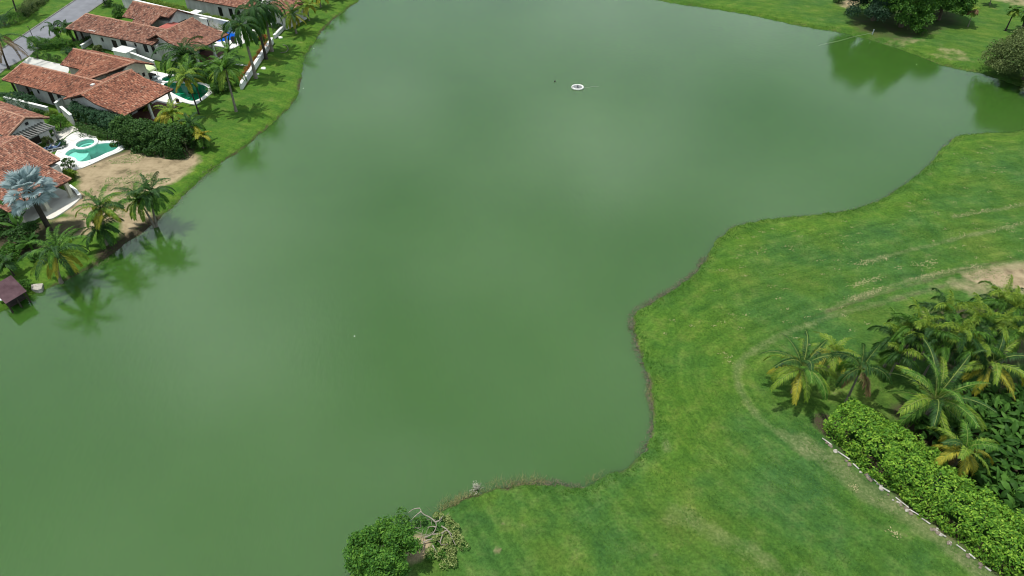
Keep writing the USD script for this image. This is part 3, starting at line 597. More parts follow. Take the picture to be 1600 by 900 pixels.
def pool(label, poly, spa, water, lining, zw=.0, steps=None):
    c = poly.centroid
    t = thing('swimming_pool', label, 'pool', (c.x, c.y, 0))
    def basin(p, depth):
        o = p.buffer(.1); return prism(o.difference(p), -depth, .08).to_mesh(), prism(o, -depth - .1, -depth - .003).to_mesh()
    mb = MB(); a, b = basin(poly, 1.5)
    mb.add(a.vert_properties[:, :3], a.tri_verts).add(b.vert_properties[:, :3], b.tri_verts)
    obj('basin', mb.get(), lining, t)
    cop = poly.buffer(.5).difference(poly.buffer(-.02))
    if spa is not None: cop = cop.difference(spa.buffer(.02))
    obj('coping', prism(cop, .085, .145), 'white_paint', t)
    obj('water', sheet(poly.buffer(-.003), zw), water, t)
    if steps:
        for k, (cx, cy, r) in enumerate(steps): obj('step', prism(Point(cx, cy).buffer(r, 20).intersection(poly.buffer(-.01)), -1.45, -.35 - .28 * k), 'white_paint' if False else lining, t)
    if spa is not None:
        mb = MB(); a, b = basin(spa, .8); mb.add(a.vert_properties[:, :3], a.tri_verts).add(b.vert_properties[:, :3], b.tri_verts)
        sp = obj('spa', mb.get(), lining, t)
        obj('spa_rim', prism(spa.buffer(.42).difference(spa.buffer(-.02)), .15, .30), 'white_paint', sp)
        obj('spa_bench', prism(spa.buffer(-.02).difference(spa.buffer(-.42)), -.78, -.28), lining, sp)
        obj('spa_water', sheet(spa.buffer(-.025), .072), water, sp)
s0 = at(113, 241)[:2]
pool('kidney shaped turquoise pool with round spa beside the bare sandy yard', POOL3, SPA3, 'water_teal', 'pool_teal', steps=[(s0[0] - .6, s0[1] + .1, 2.3), (s0[0] - .7, s0[1] + .1, 1.7)])
pool('dark green pool with round spa beside the lakeside lawn', POOL2, SPA2, 'water_green', 'pool_green')
pool('bright blue pool on the white terrace of the far house', POOL1, None, 'water_blue', 'pool_blue')

# ------------------------------------------------------------------ walls, sheds, garden things
def wall(label, pts, hgt, th=.25, m='plaster', z0=-.1, name='garden_wall', cap=True):
    w = np.array([at(x, y)[:2] for x, y in pts]); c = w.mean(0)
    t = thing(name, label, 'wall', (c[0], c[1], 0))
    ln = LineString(w)
    obj('wall_body', prism(ln.buffer(th / 2, cap_style=3, join_style=2), z0, hgt), m, t)
    if cap: obj('wall_cap', prism(ln.buffer(th / 2 + .06, cap_style=3, join_style=2), hgt + .002, hgt + .09), 'white_paint', t)
    return t
wall('tall white wall between the far house and the yellow green hedge', [(196, 12), (250, 25), (318, 41), (366, 52)], 1.9)
wall('white garden wall between the orange shrubs and the lake lawn', [(378, 139), (426, 68)], .85, .35)
wall('low white wall running up the lawn from the lamp post', [(430, 60), (459, 30)], .6, .3)
wall('white wall beside the corridor between the two near houses', [(14, 164), (78, 180)], 1.2)
wall('white wall behind the feathery hedge below the middle house', [(94, 176), (101, 170)], 1.5)
wall('white end wall with gate piers by the round green bush', [(103, 184), (117, 196)], 1.6)
wall('white wall between the driveway planting and the far house', [(182, 88), (212, 96), (243, 108)], 1.3)
wall('small white planter wall by the far house carport', [(130, 76), (147, 65)], .6, .3)
wall('curved low white wall on the edge of the round patio', [(112, 296), (121, 303), (126, 310)], .5, .2)

def shed(label, px, py, w, d, hgt, deg=-24, roof='white_paint', door=True, m='white_paint'):
    p = at(px, py); U, V = axes(deg); t = thing('garden_shed', label, 'shed', p)
    obj('shed_wall', obox(p - U * w / 2 - V * d / 2, U * w, V * d, [0, 0, hgt]), m, t)
    obj('shed_roof', obox(p - U * (w / 2 + .12) - V * (d / 2 + .12) + [0, 0, hgt + .002], U * (w + .24), V * (d + .24), [0, 0, .12]), roof, t)
    if door: obj('door', obox(p + U * (w / 2 + .002) - V * d * .33, U * .05, V * d * .66, [0, 0, hgt * .88]), 'dark_opening', t)
shed('white flat roofed shed at the tall wall, farther of the two', 311, 36, 1.3, 1.3, 1.9)
shed('white flat roofed shed at the tall wall, nearer of the two', 325, 42, 1.3, 1.3, 1.6)
shed('white roofed lean-to between the far and the middle house', 199, 92, 2.7, 2.0, 1.5, door=False)
def simple_thing(name, label, cat, mesh, m, smooth=False, group=None):
    return obj(name, mesh, m, None, smooth=smooth, label=label, cat=cat, group=group)

# arched sun canopy by the green pool
p = at(229, 121); U, V = axes(-24); t = thing('sun_canopy', 'pale green arched sun canopy beside the green pool', 'canopy', p)
mb = MB(); k = 9
v = []
for i in range(k):
    a = math.radians(180 - 180 * i / (k - 1)); o = p + U * (1.55 * math.cos(a)) + [0, 0, 1.25 + .5 * math.sin(a)]
    v += [o - V * 1.0, o + V * 1.0, o - V * 1.0 - [0, 0, .03], o + V * 1.0 - [0, 0, .03]]
f = []
for i in range(k - 1):
    a, b = i * 4, i * 4 + 4
    f += [[a, b, b + 1, a + 1], [a + 3, b + 3, b + 2, a + 2], [a, a + 2, b + 2, b], [a + 1, b + 1, b + 3, a + 3]]
obj('canvas', (np.array(v), np.array(f)), 'green_canvas', t)
for s in (-1, 1):
    for w in (-1, 1): obj('post', tube([p + U * 1.5 * s + V * .95 * w, p + U * 1.5 * s + V * .95 * w + [0, 0, 1.24]], .04), 'white_paint', t)
obj('bench_base', obox(p - U * 1.3 - V * .8, U * 2.6, V * 1.6, [0, 0, .5]), 'dark_wood', t)

def lounger(label, px, py, deg, m, group=None):
    p = at(px, py, .1); U, V = axes(deg); t = thing('sun_lounger', label, 'sun lounger', p, group)
    obj('frame', obox(p - U * .95 - V * .32 + [0, 0, .22], U * 1.9, V * .64, [0, 0, .06]), 'white_paint', t)
    obj('cushion', MB().add(*obox(p - U * .93 - V * .3 + [0, 0, .283], U * 1.25, V * .6, [0, 0, .08])).add(*obox(p + U * .33 - V * .3 + [0, 0, .283], U * .55 + np.array([0, 0, .4]), V * .6, [0, 0, .08])).get(), m, t)
    for a in (-.8, .8):
        for b in (-.28, .28): obj('leg', obox(p + U * (a - .03) + V * (b - .03) + [0, 0, .0], U * .06, V * .06, [0, 0, .218]), 'white_paint', t)
lounger('blue cushioned sun lounger on the white patio, nearer the clay roof', 72, 236, 20, 'blue_cloth')
lounger('blue cushioned sun lounger on the white patio, nearer the turquoise pool', 86, 233, 20, 'blue_cloth')
lounger('grey sun lounger beside the round spa of the green pool', 243, 125, -60, 'post_grey')
lounger('dark blue sun lounger on the terrace at the top edge', 441, 3, 40, 'blue_cloth')

for i, (x, y, l) in enumerate([(371, 100.7, 'first from the porch'), (378, 101.6, 'middle one'), (384.5, 102.4, 'nearest the orange shrubs')]):
    p = at(x, y); U, V = axes(-10)
    simple_thing('stepping_stone', f'white stepping stone in the small lawn, {l}', 'stepping stone', obox(p - U * .27 - V * .22, U * .54, V * .44, [0, 0, .05]), 'white_paint')

def garden_lamp(label, px, py, hgt, globe='globe'):
    p = at(px, py); t = thing('garden_lamp', label, 'lamp post', p)
    obj('base', tube([p, p + [0, 0, .25]], [.16, .11], 8), 'pot_dark', t)
    obj('pole', tube([p + [0, 0, .24], p + [0, 0, hgt]], .06, 8), 'pot_dark', t)
    obj('arm', tube([p + [-.18, 0, hgt - .35], p + [0, 0, hgt - .25], p + [.18, 0, hgt - .35]], .035, 6), 'pot_dark', t)
    s = trimesh.creation.icosphere(2, .16); s.apply_translation(p + [0, 0, hgt + .14]); obj('globe', s, globe, t, smooth=True)
garden_lamp('black garden lamp with white globe at the end of the garden wall', 428.5, 57, 2.0)
garden_lamp('black garden lamp with white globe among the royal palm trunks', 398, 45, 1.9)
p = at(55, 66); t = thing('street_pole', 'thin dark pole standing at the roadside hedge', 'pole', p)
obj('shaft', tube([p, p + [0, 0, 2.6]], [.06, .04], 8), 'pot_dark', t); obj('head', tube([p + [-.05, 0, 2.6], p + [-.2, .05, 2.66]], .06, 6), 'pot_dark', t)

def potted(label, px, py, r=.3, hgt=.6, group=None):
    p = at(px, py, .1); t = thing('plant_pot', label, 'plant pot', p, group)
    obj('pot', trimesh.creation.revolve([[0, 0], [r * .7, 0], [r, hgt * .7], [r * .8, hgt], [r * .65, hgt], [r * .6, hgt * .8], [0, hgt * .8]], sections=14, transform=trimesh.transformations.translation_matrix(p)), 'pot_dark', t, smooth=40)
potted('dark round pot between the porch column and the blue pool', 365.5, 67, .42, 1.0)
potted('dark pot at the porch edge beside the green pool', 278, 160, .26, .5)
potted('dark pot beside the shed on the white terrace', 343, 42, .45, .8)

# hose on the lawn
hp = [(438, 82.5), (444, 82), (449, 80), (450.5, 76), (449, 72.5), (446, 70.8), (442, 70)]
simple_thing('garden_hose', 'curved grey hose lying on the lawn in the palm shade', 'hose', tube(chaikin([at(x, y, .05) for x, y in hp], 2, False), .06, 6), 'hose')
# ------------------------------------------------------------------ boat shelter on the water, slab
p0 = at(12, 462, WZ); U, V = axes(-28)
c = [at(17.5, 430, 1.35), at(42, 455, 1.0), at(9, 474, 1.0), at(-15.5, 449, 1.35)]
t = thing('boat_shelter', 'purple metal roofed shelter standing in the water at the left edge', 'shelter', (p0[0], p0[1], WZ))
eu, ev = c[3] - c[0], c[1] - c[0]
npan = 8
for i in range(npan):
    mb = MB(); k = 6; v = []
    for j in range(k * 2 + 1):
        s = (i + j / (k * 2.0) * .998) / npan; zz = .035 * (j % 2)
        for tt in (0, 1): v += [c[0] + eu * s + ev * tt + [0, 0, zz], c[0] + eu * s + ev * tt + [0, 0, zz - .02]]
    f = []
    for j in range(k * 2):
        a, b = j * 4, j * 4 + 4
        f += [[a, a + 2, b + 2, b], [a + 1, b + 1, b + 3, a + 3], [a, b, b + 1, a + 1], [a + 2, a + 3, b + 3, b + 2]]
    obj('roof_panel', (np.array(v), np.array(f)), 'purple_metal', t)
for (a, b) in ((.08, .08), (.92, .08), (.08, .92), (.92, .92), (.5, .92)):
    q = c[0] + eu * a + ev * b; obj('post', tube([[q[0], q[1], WZ - 1.2], [q[0], q[1], q[2] - .04]], .08, 7), 'dark_wood', t)
for b in (.08, .92): obj('beam', tube([c[0] + eu * .03 + ev * b - [0, 0, .1], c[0] + eu * .97 + ev * b - [0, 0, .1]], .07, 6), 'dark_wood', t)
q = c[0] + eu * .1 + ev * .15; obj('deck', obox([q[0], q[1], WZ + .25], [*(eu * .8)[:2], 0], [*(ev * .6)[:2], 0], [0, 0, .12]), 'dark_wood', t)
simple_thing('landing_slab', 'pale worn concrete slab at the edge of the lake beside the purple shelter', 'slab', prism(pxpoly([(49, 445), (67.5, 443.5), (65, 452), (59, 454), (49, 452.5)], -.1), -.5, -.02), 'stone_pale')
simple_thing('white_plank', 'white plank sticking out below the purple roof at the left edge', 'plank', obox(at(-2, 471, .2), [1.0, .5, 0], [-.15, .3, 0], [0, 0, .08]), 'white_paint')

# ------------------------------------------------------------------ palms
def unit(v): return v / (np.linalg.norm(v, axis=-1, keepdims=True) + 1e-9)
def frond_mesh(rng, base, az, el, L, droop, pairs, lw, llen, hang=.35, plume=False, seg=2):
    """one feather frond: curved midrib with two rows of narrow leaflets; returns leaflets, midrib"""
    n = 12; s = np.linspace(0, 1, n); d = np.array([math.cos(az), math.sin(az), 0])
    e = el - droop * s ** 1.3 * (1.0 if el > 0 else .6)
    e = np.maximum(e, -1.45)
    step = L / (n - 1)
    P = [base]
    side_bend = rng.normal(0, .12)
    for i in range(n - 1):
        a = az + side_bend * s[i] * 2
        P.append(P[-1] + step * np.array([math.cos(a) * math.cos(e[i]), math.sin(a) * math.cos(e[i]), math.sin(e[i])]))
    P = np.array(P); T = unit(np.gradient(P, axis=0))
    twist = rng.normal(0, .35)
    side = unit(np.cross(T, [0, 0, 1.0])); up = np.cross(side, T)
    side, up = side * math.cos(twist) + up * math.sin(twist), up * math.cos(twist) - side * math.sin(twist)
    rib = tube(P, np.linspace(.045, .012, n) * (L / 3.5), 4, cap=False)
    u = np.linspace(.13, .985, pairs); out = MB()
    for sg in (-1, 1, 2) if plume else (-1, 1):
        uu = np.clip(u + rng.normal(0, .006, pairs), 0, 1) * (n - 1); i0 = np.minimum(uu.astype(int), n - 2); fr = (uu - i0)[:, None]
        o = P[i0] * (1 - fr) + P[i0 + 1] * fr; tt = unit(T[i0] * (1 - fr) + T[i0 + 1] * fr); ss = unit(side[i0] * (1 - fr) + side[i0 + 1] * fr); uv = np.cross(ss, tt)
        prof = np.minimum(1, .45 + 2.2 * (u - .1)) * np.sqrt(np.clip(1.08 - u, 0, 1) / .75).clip(0, 1.0)
        ll = (llen * prof * rng.uniform(.85, 1.12, pairs))[:, None]
        fw = (.35 + .9 * u)[:, None]
        if sg == 2: dirv = unit(tt * fw + uv * 1.0 + rng.normal(0, .3, (pairs, 3)))
        else: dirv = unit(tt * fw + ss * sg + uv * (rng.normal(.25 if plume else .48, .45 if plume else .12, pairs)[:, None]))
        w = unit(np.cross(dirv, np.cross(tt, dirv) + 1e-6)) ; w = unit(tt - dirv * np.sum(tt * dirv, 1, keepdims=True)) * lw / 2
        m1 = o + dirv * ll * .5; e2 = o + dirv * ll - np.array([0, 0, 1.0]) * ll * hang * rng.uniform(.7, 1.3, (pairs, 1)); m1 = m1 - np.array([0, 0, 1.0]) * ll * hang * .15
        v = np.stack([o - w * .5, o + w * .5, m1 + w, m1 - w, e2], 1).reshape(-1, 3)
        k = np.arange(pairs)[:, None, None] * 5
        out.add(v, (k + np.array([[0, 1, 2], [0, 2, 3], [3, 2, 4]])[None]).reshape(-1, 3))
    return out.get(), rib

def palm(name, label, base, top, nf, L, rng, mats, kind='coconut', rad=.16, trunk='trunk_grey', pairs=22, lw=.07, llen=.75, droop=1.6, low=-.55, ribs=False, group=None, skirt=0, lean=.0, high=1.35):
    """trunk from base to top, nf fronds in a spiral from upright young to hanging old; mats = materials from young to old"""
    base, top = np.asarray(base, float), np.asarray(top, float)
    t = thing(name, label, 'palm tree', base, group)
    n = 9; s = np.linspace(0, 1, n)[:, None]
    ctrl = base * (1 - s) + top * s; hv = (top - base) * [1, 1, 0]
    ctrl = ctrl + hv * (-(s * (1 - s)) * .7)
    r = rad * (1.0 - .35 * s[:, 0]) * (1 + .5 * np.exp(-s[:, 0] * 14))
    ctrl[0, 2] -= .15
    obj('trunk', tube(ctrl, r, 9), trunk, t, smooth=40)
    if kind in ('royal', 'foxtail'):
        hh = 1.3 if kind == 'royal' else .7
        obj('crownshaft', tube([top - [0, 0, hh * .15], top + [0, 0, hh * .5], top + [0, 0, hh]], [rad * .9, rad * .8, rad * .35], 9), 'palm_lime', t, smooth=40)
        top = top + [0, 0, hh * .75]
    ga = 2.399963; a0 = rng.uniform(0, 6.28)
    for i in range(nf):
        q = i / max(nf - 1, 1)
        el = high - (high - low) * q ** 1.05 + rng.normal(0, .1)
        az = a0 + ga * i + rng.normal(0, .12)
        Lf = L * (.72 + .28 * math.sin(math.pi * min(1, q * 1.1 + .12))) * rng.uniform(.9, 1.1)
        b = top + np.array([math.cos(az), math.sin(az), 0]) * rad * .6 * q + [0, 0, .15 * (1 - q)]
        m = mats[min(len(mats) - 1, int(q * len(mats) + rng.uniform(-.25, .25)))] if len(mats) > 1 else mats[0]
        lv, rb = frond_mesh(rng, b, az, el, Lf, droop * rng.uniform(.75, 1.2), pairs, lw, llen, plume=(kind == 'foxtail'), hang=.75 if kind == 'royal' else .62)
        if kind != 'royal' and rng.random() < .34 and q < .75: m = 'palm_dark' if m == 'palm_green' else m  # random green fronds darkened to paint shade into the crown
        if ribs:
            fo = obj('frond', lv, m, t); obj('midrib', rb, 'midrib', fo)
        else: obj('frond', MB().add(*lv).add(*rb).get(), m, t)
    if skirt:
        for i in range(skirt):
            az = rng.uniform(0, 6.28); lv, rb = frond_mesh(rng, top - [0, 0, .15], az, -.9, L * .8, .5, max(8, pairs // 2), lw, llen * .5)
            obj('dead_frond', MB().add(*lv).add(*rb).get(), 'palm_dead', t)
    if kind == 'coconut':
        k = MB()
        for i in range(10):
            a = rng.uniform(0, 6.28); sp = trimesh.creation.icosphere(1, .13); sp.apply_translation(top + [math.cos(a) * .25, math.sin(a) * .25, -.15 + rng.uniform(-.2, .1)]); k.mesh(sp)
        obj('crown_heart', k.get(), 'bark', t)
    return t

def lift(px, py, base):
    """the point above (or leaning from) a base that shows at the pixel: same depth row as the base"""
    base = np.asarray(base, float); o = np.array([0, 0, CAMH]); d = at(px, py, 0) - o
    s = base[1] / d[1]; return o + d * s
PR = lambda s: np.random.default_rng(s)
G_ = ['palm_green']; GY = ['palm_green', 'palm_green', 'palm_lime', 'palm_yellow']; YY = ['palm_lime', 'palm_lime', 'palm_yellow', 'palm_yellow']; DK = ['palm_dark', 'palm_dark', 'palm_green']
LG = ['palm_lime', 'palm_green', 'palm_lime', 'palm_yellow']

# --- right bank, foreground
def fore(label, cpx, h, nf, L, seed, mats, shift=(0, 0), **kw):
    b = at(*cpx, h); top = b.copy(); base = np.array([b[0] + shift[0], b[1] + shift[1], 0]); base[2] = gz(base)
    return palm(kw.pop('name', 'coconut_palm'), label, base, top, nf, L, PR(seed), mats, **kw)
fg = dict(ribs=True, pairs=46, lw=.07, llen=.66)
fore('young coconut palm standing apart at the hedge end by the curved track', (1253, 576), 2.9, 21, 4.0, 21, ['palm_dark', 'palm_green', 'palm_green', 'palm_lime', 'palm_lime', 'palm_lime', 'palm_yellow'], **fg, rad=.17, droop=1.7, low=-.3)
fore('small yellowing palm just behind the young coconut palm at the hedge end', (1304, 552), 2.2, 13, 2.6, 22, ['palm_lime', 'palm_lime', 'palm_yellow'], **{**fg, 'pairs': 28}, rad=.13)
fore('grey green palm with drooping bushy fronds above the hedge end', (1342, 584), 3.6, 11, 3.1, 23, ['palm_dark', 'palm_dark', 'palm_green', 'palm_dead'], **fg, kind='foxtail', rad=.11, droop=1.9, low=-.6, name='drooping_palm')
fore('largest coconut palm, wide flat crown between the bright hedge and the dark palms', (1461, 626), 3.4, 21, 4.9, 24, ['palm_green', 'palm_dark', 'palm_green', 'palm_lime', 'palm_lime', 'palm_green'], **{**fg, 'pairs': 56, 'llen': .85}, rad=.2, droop=1.35, low=-.3)
fore('yellow tipped coconut palm near the right edge above the big leaf thicket', (1549, 570), 3.6, 18, 3.8, 25, ['palm_green', 'palm_lime', 'palm_lime', 'palm_yellow', 'palm_yellow'], **fg, rad=.17, low=-.4, skirt=1)
fore('small yellow coconut palm pushing up right behind the bright hedge', (1507, 704), 2.9, 15, 2.9, 26, ['palm_green', 'palm_lime', 'palm_yellow', 'palm_yellow'], **fg, rad=.14, low=-.45, skirt=1)
for i, (x, y, hh, sd, note) in enumerate([(1427, 520, 4.0, 31, 'leftmost of the dark clump'), (1474, 497, 4.4, 32, 'at the back left of the dark clump'), (1522, 512, 4.4, 33, 'at the back middle of the dark clump'), (1466, 545, 3.6, 34, 'front left of the dark clump'),
                                  (1515, 552, 3.7, 35, 'front right of the dark clump'), (1576, 492, 4.6, 36, 'by the right edge at the back of the dark clump'), (1588, 530, 4.2, 37, 'by the right edge at the front of the dark clump'), (1402, 562, 2.4, 38, 'low one between the clump and the drooping palm'), (1446, 528, 4.3, 39, 'between the leftmost and the front left one'), (1496, 530, 4.6, 40, 'pale shoot in the heart of the dark clump'), (1548, 522, 4.1, 41, 'in the right half of the dark clump'), (1560, 478, 4.2, 42, 'at the back of the clump near the right edge'), (1602, 500, 4.4, 43, 'cut by the right edge beside the dark clump'), (1400, 535, 3.2, 44, 'low at the left foot of the dark clump')]):
    fore(f'foxtail palm with bushy plumes, {note}', (x, y), hh, 15 if hh > 3 else 11, 3.0 if hh > 3 else 2.4, sd, ['palm_lime', 'palm_green', 'palm_dark', 'palm_green', 'palm_dark'] if sd in (33, 40) else ['palm_lime', 'palm_green', 'palm_green', 'palm_dark', 'palm_green'], kind='foxtail', name='foxtail_palm',
         **{**fg, 'ribs': False, 'pairs': 44, 'llen': .6, 'lw': .06}, rad=.1, droop=1.7, low=-.25, group='dark foxtail palms behind the coconut palms')

# --- left bank
def left(label, bpx, tpx, nf, L, seed, mats, name='coconut_palm', **kw):
    b = at(*bpx); b[2] = gz(b) if b[2] == 0 else b[2]
    o = dict(pairs=26, lw=.095, llen=.62); o.update(kw); nf = int(nf * 1.4); L = L * 1.15
    return palm(name, label, b, lift(*tpx, b), nf, L, PR(seed), mats, **o)
ro = dict(kind='royal', name='royal_palm', rad=.24, droop=2.5, low=-.9, llen=.75, lw=.12, pairs=32, high=1.0)
left('tall royal palm with grey trunk inside the white garden wall, nearest the lake lawn corner', (400, 122), (380, 50), 15, 3.6, 41, DK, **ro)
left('tall royal palm with drooping crown, left of the pair at the wall by the lamp', (416, 92), (399, 28), 17, 3.8, 42, DK, **{**ro, 'trunk': 'trunk_dark'})
left('tall royal palm with drooping crown, right of the pair at the wall by the lamp', (425, 80), (414, 22), 17, 3.8, 43, DK, **ro)
left('coconut palm with pale trunk on the lake lawn beyond the green pool', (369, 174), (352.5, 108), 20, 3.3, 44, ['palm_green', 'palm_green', 'palm_green', 'palm_lime'], rad=.17, skirt=1)
left('slender coconut palm leaning over the green pool', (311, 178), (290, 122), 15, 2.7, 45, LG, rad=.11, trunk='trunk_dark')
left('slim palm standing behind the slender one at the edge of the green pool', (314, 158), (300, 112), 12, 2.4, 46, ['palm_green', 'palm_dark'], rad=.1, trunk='trunk_dark', low=-.8)
left('big bushy dark palm at the porch corner of the far house', (296, 128), (287, 90), 29, 4.4, 47, ['palm_dark', 'palm_green', 'palm_dark', 'palm_green'], rad=.2, low=-.8, droop=1.9, llen=.85, lw=.12)
left('small bright palm in the garden between the porch and the lake lawn', (362, 104), (357, 84), 13, 2.2, 48, G_, rad=.1)
left('low spreading palm at the foot of the pale trunked coconut palm', (356, 136), (350, 122), 15, 2.3, 49, ['palm_green', 'palm_lime', 'palm_green'], rad=.1, low=-.9)
left('pale yellow palm behind the dense hedge at the porch of the middle house', (275, 204), (268, 180), 14, 2.4, 50, YY, rad=.13, low=-.2)
left('tiny yellow tipped palm at the right end of the dense hedge', (318, 231), (315, 215), 11, 1.5, 51, ['palm_yellow', 'palm_green', 'palm_green'], rad=.09)
left('small dark palm at the right end of the dense hedge', (301, 224), (297, 196), 11, 2.0, 52, DK, rad=.09)
left('coconut palm with hanging old fronds at the end of the low white wall', (463, 52), (457, 22), 19, 3.0, 53, ['palm_green', 'palm_green', 'palm_lime', 'palm_yellow'], rad=.16, skirt=2, low=-.9)
left('yellow green young coconut palm on the upper lake lawn', (483, 32), (480, 9), 14, 2.3, 54, YY, rad=.14)
left('palm at the top edge on the lake lawn', (501, 11), (499, -8), 14, 2.3, 55, GY, rad=.14)
left('palm beyond the top edge near the lake', (527, -2), (524, -18), 14, 2.4, 56, GY, rad=.14)
left('yellow fronded coconut palm at the sandy shore, taller of the pair', (168, 379), (158, 326), 16, 2.6, 57, ['palm_green', 'palm_green', 'palm_lime', 'palm_yellow', 'palm_yellow'], rad=.14)
left('low coconut palm at the sandy shore below the yellow fronded one', (166, 381), (155, 357), 16, 2.5, 58, ['palm_green', 'palm_dark', 'palm_green'], rad=.14, low=-.7)
left('coconut palm leaning over the sandy shore, left of the pair', (240, 350), (216, 313), 16, 2.8, 59, ['palm_green', 'palm_green', 'palm_lime'], rad=.14)
left('dark coconut palm over the sandy shore, right of the pair', (243, 349), (236, 302), 14, 2.5, 60, DK, rad=.14)
left('broad low coconut palm by the water near the purple shelter', (93, 437), (89, 395), 21, 3.2, 61, ['palm_green', 'palm_green', 'palm_dark', 'palm_lime', 'palm_yellow'], rad=.17, low=-.6)
left('small dark palm leaning left behind the purple shelter', (22, 430), (7, 411), 8, 1.5, 62, DK, rad=.08, trunk='trunk_dark')
left('large coconut palm at the left edge beside the road', (14, 108), (-2, 60), 15, 5.4, 63, ['palm_dark', 'palm_green', 'palm_lime', 'palm_dead'], rad=.15, trunk='trunk_dark', low=-.7, droop=1.5)
left('tall palm rising beyond the top edge from the roadside shrubs', (29, 26), (12, -32), 14, 3.0, 64, G_, rad=.15, trunk='trunk_dark')
left('small palm with arched fronds at the far house carport, left of two', (94, 66), (84, 45), 9, 1.9, 65, ['palm_dark', 'palm_green'], rad=.11, trunk='trunk_dark', low=-.3, droop=2.2)
left('small palm with thick dark trunk at the far house carport, right of two', (116, 64), (105, 43), 10, 1.9, 66, ['palm_dark', 'palm_green'], rad=.2, trunk='trunk_dark', low=-.3, droop=2.2)
left('small palm on the front lawn of the far house at the top edge', (165, 9), (157, -12), 9, 1.7, 67, G_, rad=.11)
left('small feathery palm beside the road at the top edge', (103, 42.5), (102, 42), 6, .6, 68, G_, rad=.06)
left('small yellow palm in the bed beside the white corridor wall', (232, 172.5), (231, 170), 7, .8, 70, YY, rad=.06)
# --- far right lawn
left('small pale palm on the far lawn right of the large tree', (1512, 42), (1521, 17), 8, 1.1, 71, ['palm_lime', 'palm_dead', 'palm_lime'], rad=.08, low=-.7)
left('fan headed palm on the far lawn above the grey green tree', (1571, 48), (1585, 18), 14, 1.2, 72, ['palm_green', 'palm_lime'], rad=.13, trunk='trunk_dark', llen=.5)
left('palm cut by the top edge with its shadow on the far lawn', (1546, 8), (1551, -14), 12, 1.6, 73, G_, rad=.09)
left('palm at the right edge of the far lawn', (1597, 44), (1605, 22), 12, 1.5, 74, G_, rad=.2, trunk='trunk_dark')

# silver fan palm
def fan_palm(label, bpx, tpx, seed):
    rng = PR(seed); b = at(*bpx); top = lift(*tpx, b); t = thing('silver_fan_palm', label, 'palm tree', b)
    s = np.linspace(0, 1, 7)[:, None]; pts = b * (1 - s) + top * s; pts[0, 2] -= .2
    obj('trunk', tube(pts, np.linspace(.30, .24, 7), 10), 'trunk_dark', t, smooth=40)
    for i in range(30):
        q = i / 29; el = 1.4 - 2.0 * q + rng.normal(0, .08); az = 2.4 * i + rng.normal(0, .1); Lp = rng.uniform(1.3, 1.75) * (.7 + .3 * q)
        d = np.array([math.cos(az) * math.cos(el), math.sin(az) * math.cos(el), math.sin(el)]); base = top + d * .15; tip = base + d * Lp - np.array([0, 0, .1 * q])
        side = unit(np.cross(d, [0, 0, 1.0])); up = np.cross(side, d); mb = MB(); ns = 24
        R = rng.uniform(1.25, 1.55)
        for k in range(ns):
            a0, a1 = [-2.1 + 4.2 * (k + o) / ns for o in (0, 1)]; am = (a0 + a1) / 2
            f_ = lambda a, r, z: tip + (d * math.cos(a) + side * math.sin(a)) * r + up * z
            rr = R * (1 - .12 * abs(am)) * rng.uniform(.9, 1.05); cup = .22 * abs(math.sin(am)) ** 1.5
            mb.add([tip, f_(a0, rr * .62, cup * .62 - .03), f_(am, rr * .68, cup * .62 + .07), f_(a1, rr * .62, cup * .62 - .03), f_(am + rng.normal(0, .04), rr, cup * 1.1 - rng.uniform(.05, .25))], [[0, 1, 2], [0, 2, 3], [1, 4, 2], [2, 4, 3]])
        lf = obj('leaf', mb.get(), 'palm_silver', t); obj('stalk', tube([base, (base + tip) / 2, tip], [.05, .035, .025], 5), 'palm_silver', lf)
    for i in range(5):
        az = i * 1.3; obj('dead_leaf', tube([top - [0, 0, .1], top + [math.cos(az) * .6, math.sin(az) * .6, -.5], top + [math.cos(az) * .75, math.sin(az) * .75, -1.3]], [.05, .2, .05], 5), 'palm_dead', t)
fan_palm('silver blue fan palm with thick dark trunk in front of the round patio', (79, 361), (43, 296), 81)

# ------------------------------------------------------------------ leafy shrubs, hedges, trees
def leaf_cloud(rng, C, N, size, spread=.9, aspect=.5):
    """folded diamond leaves at centres C, facing roughly N"""
    n = len(C); N = unit(N + rng.normal(0, spread, (n, 3))); r = unit(rng.normal(0, 1, (n, 3))); T = unit(np.cross(N, r)); B = np.cross(N, T)
    L = size * rng.uniform(.6, 1.3, (n, 1)); W = L * aspect
    v = np.stack([C - T * L / 2, C + B * W / 2 + N * W * .18, C + T * L / 2, C - B * W / 2 + N * W * .18], 1).reshape(-1, 3)
    k = np.arange(n)[:, None, None] * 4
    return v, (k + np.array([[0, 1, 2], [0, 2, 3]])[None]).reshape(-1, 3)

def clump_points(rng, centers, radii, per, flat=1.0):
    """points on the outer shell of many small lumps"""
    C, N = [], []
    for c, r in zip(centers, radii):
        d = unit(rng.normal(0, 1, (per, 3))); d[:, 2] = np.where(d[:, 2] < -.35, -d[:, 2], d[:, 2])
        rr = r * rng.uniform(.55, 1.05, (per, 1)) ** .6
        C.append(c + d * rr * [1, 1, flat]); N.append(d + [0, 0, .35])
    return np.vstack(C), np.vstack(N)

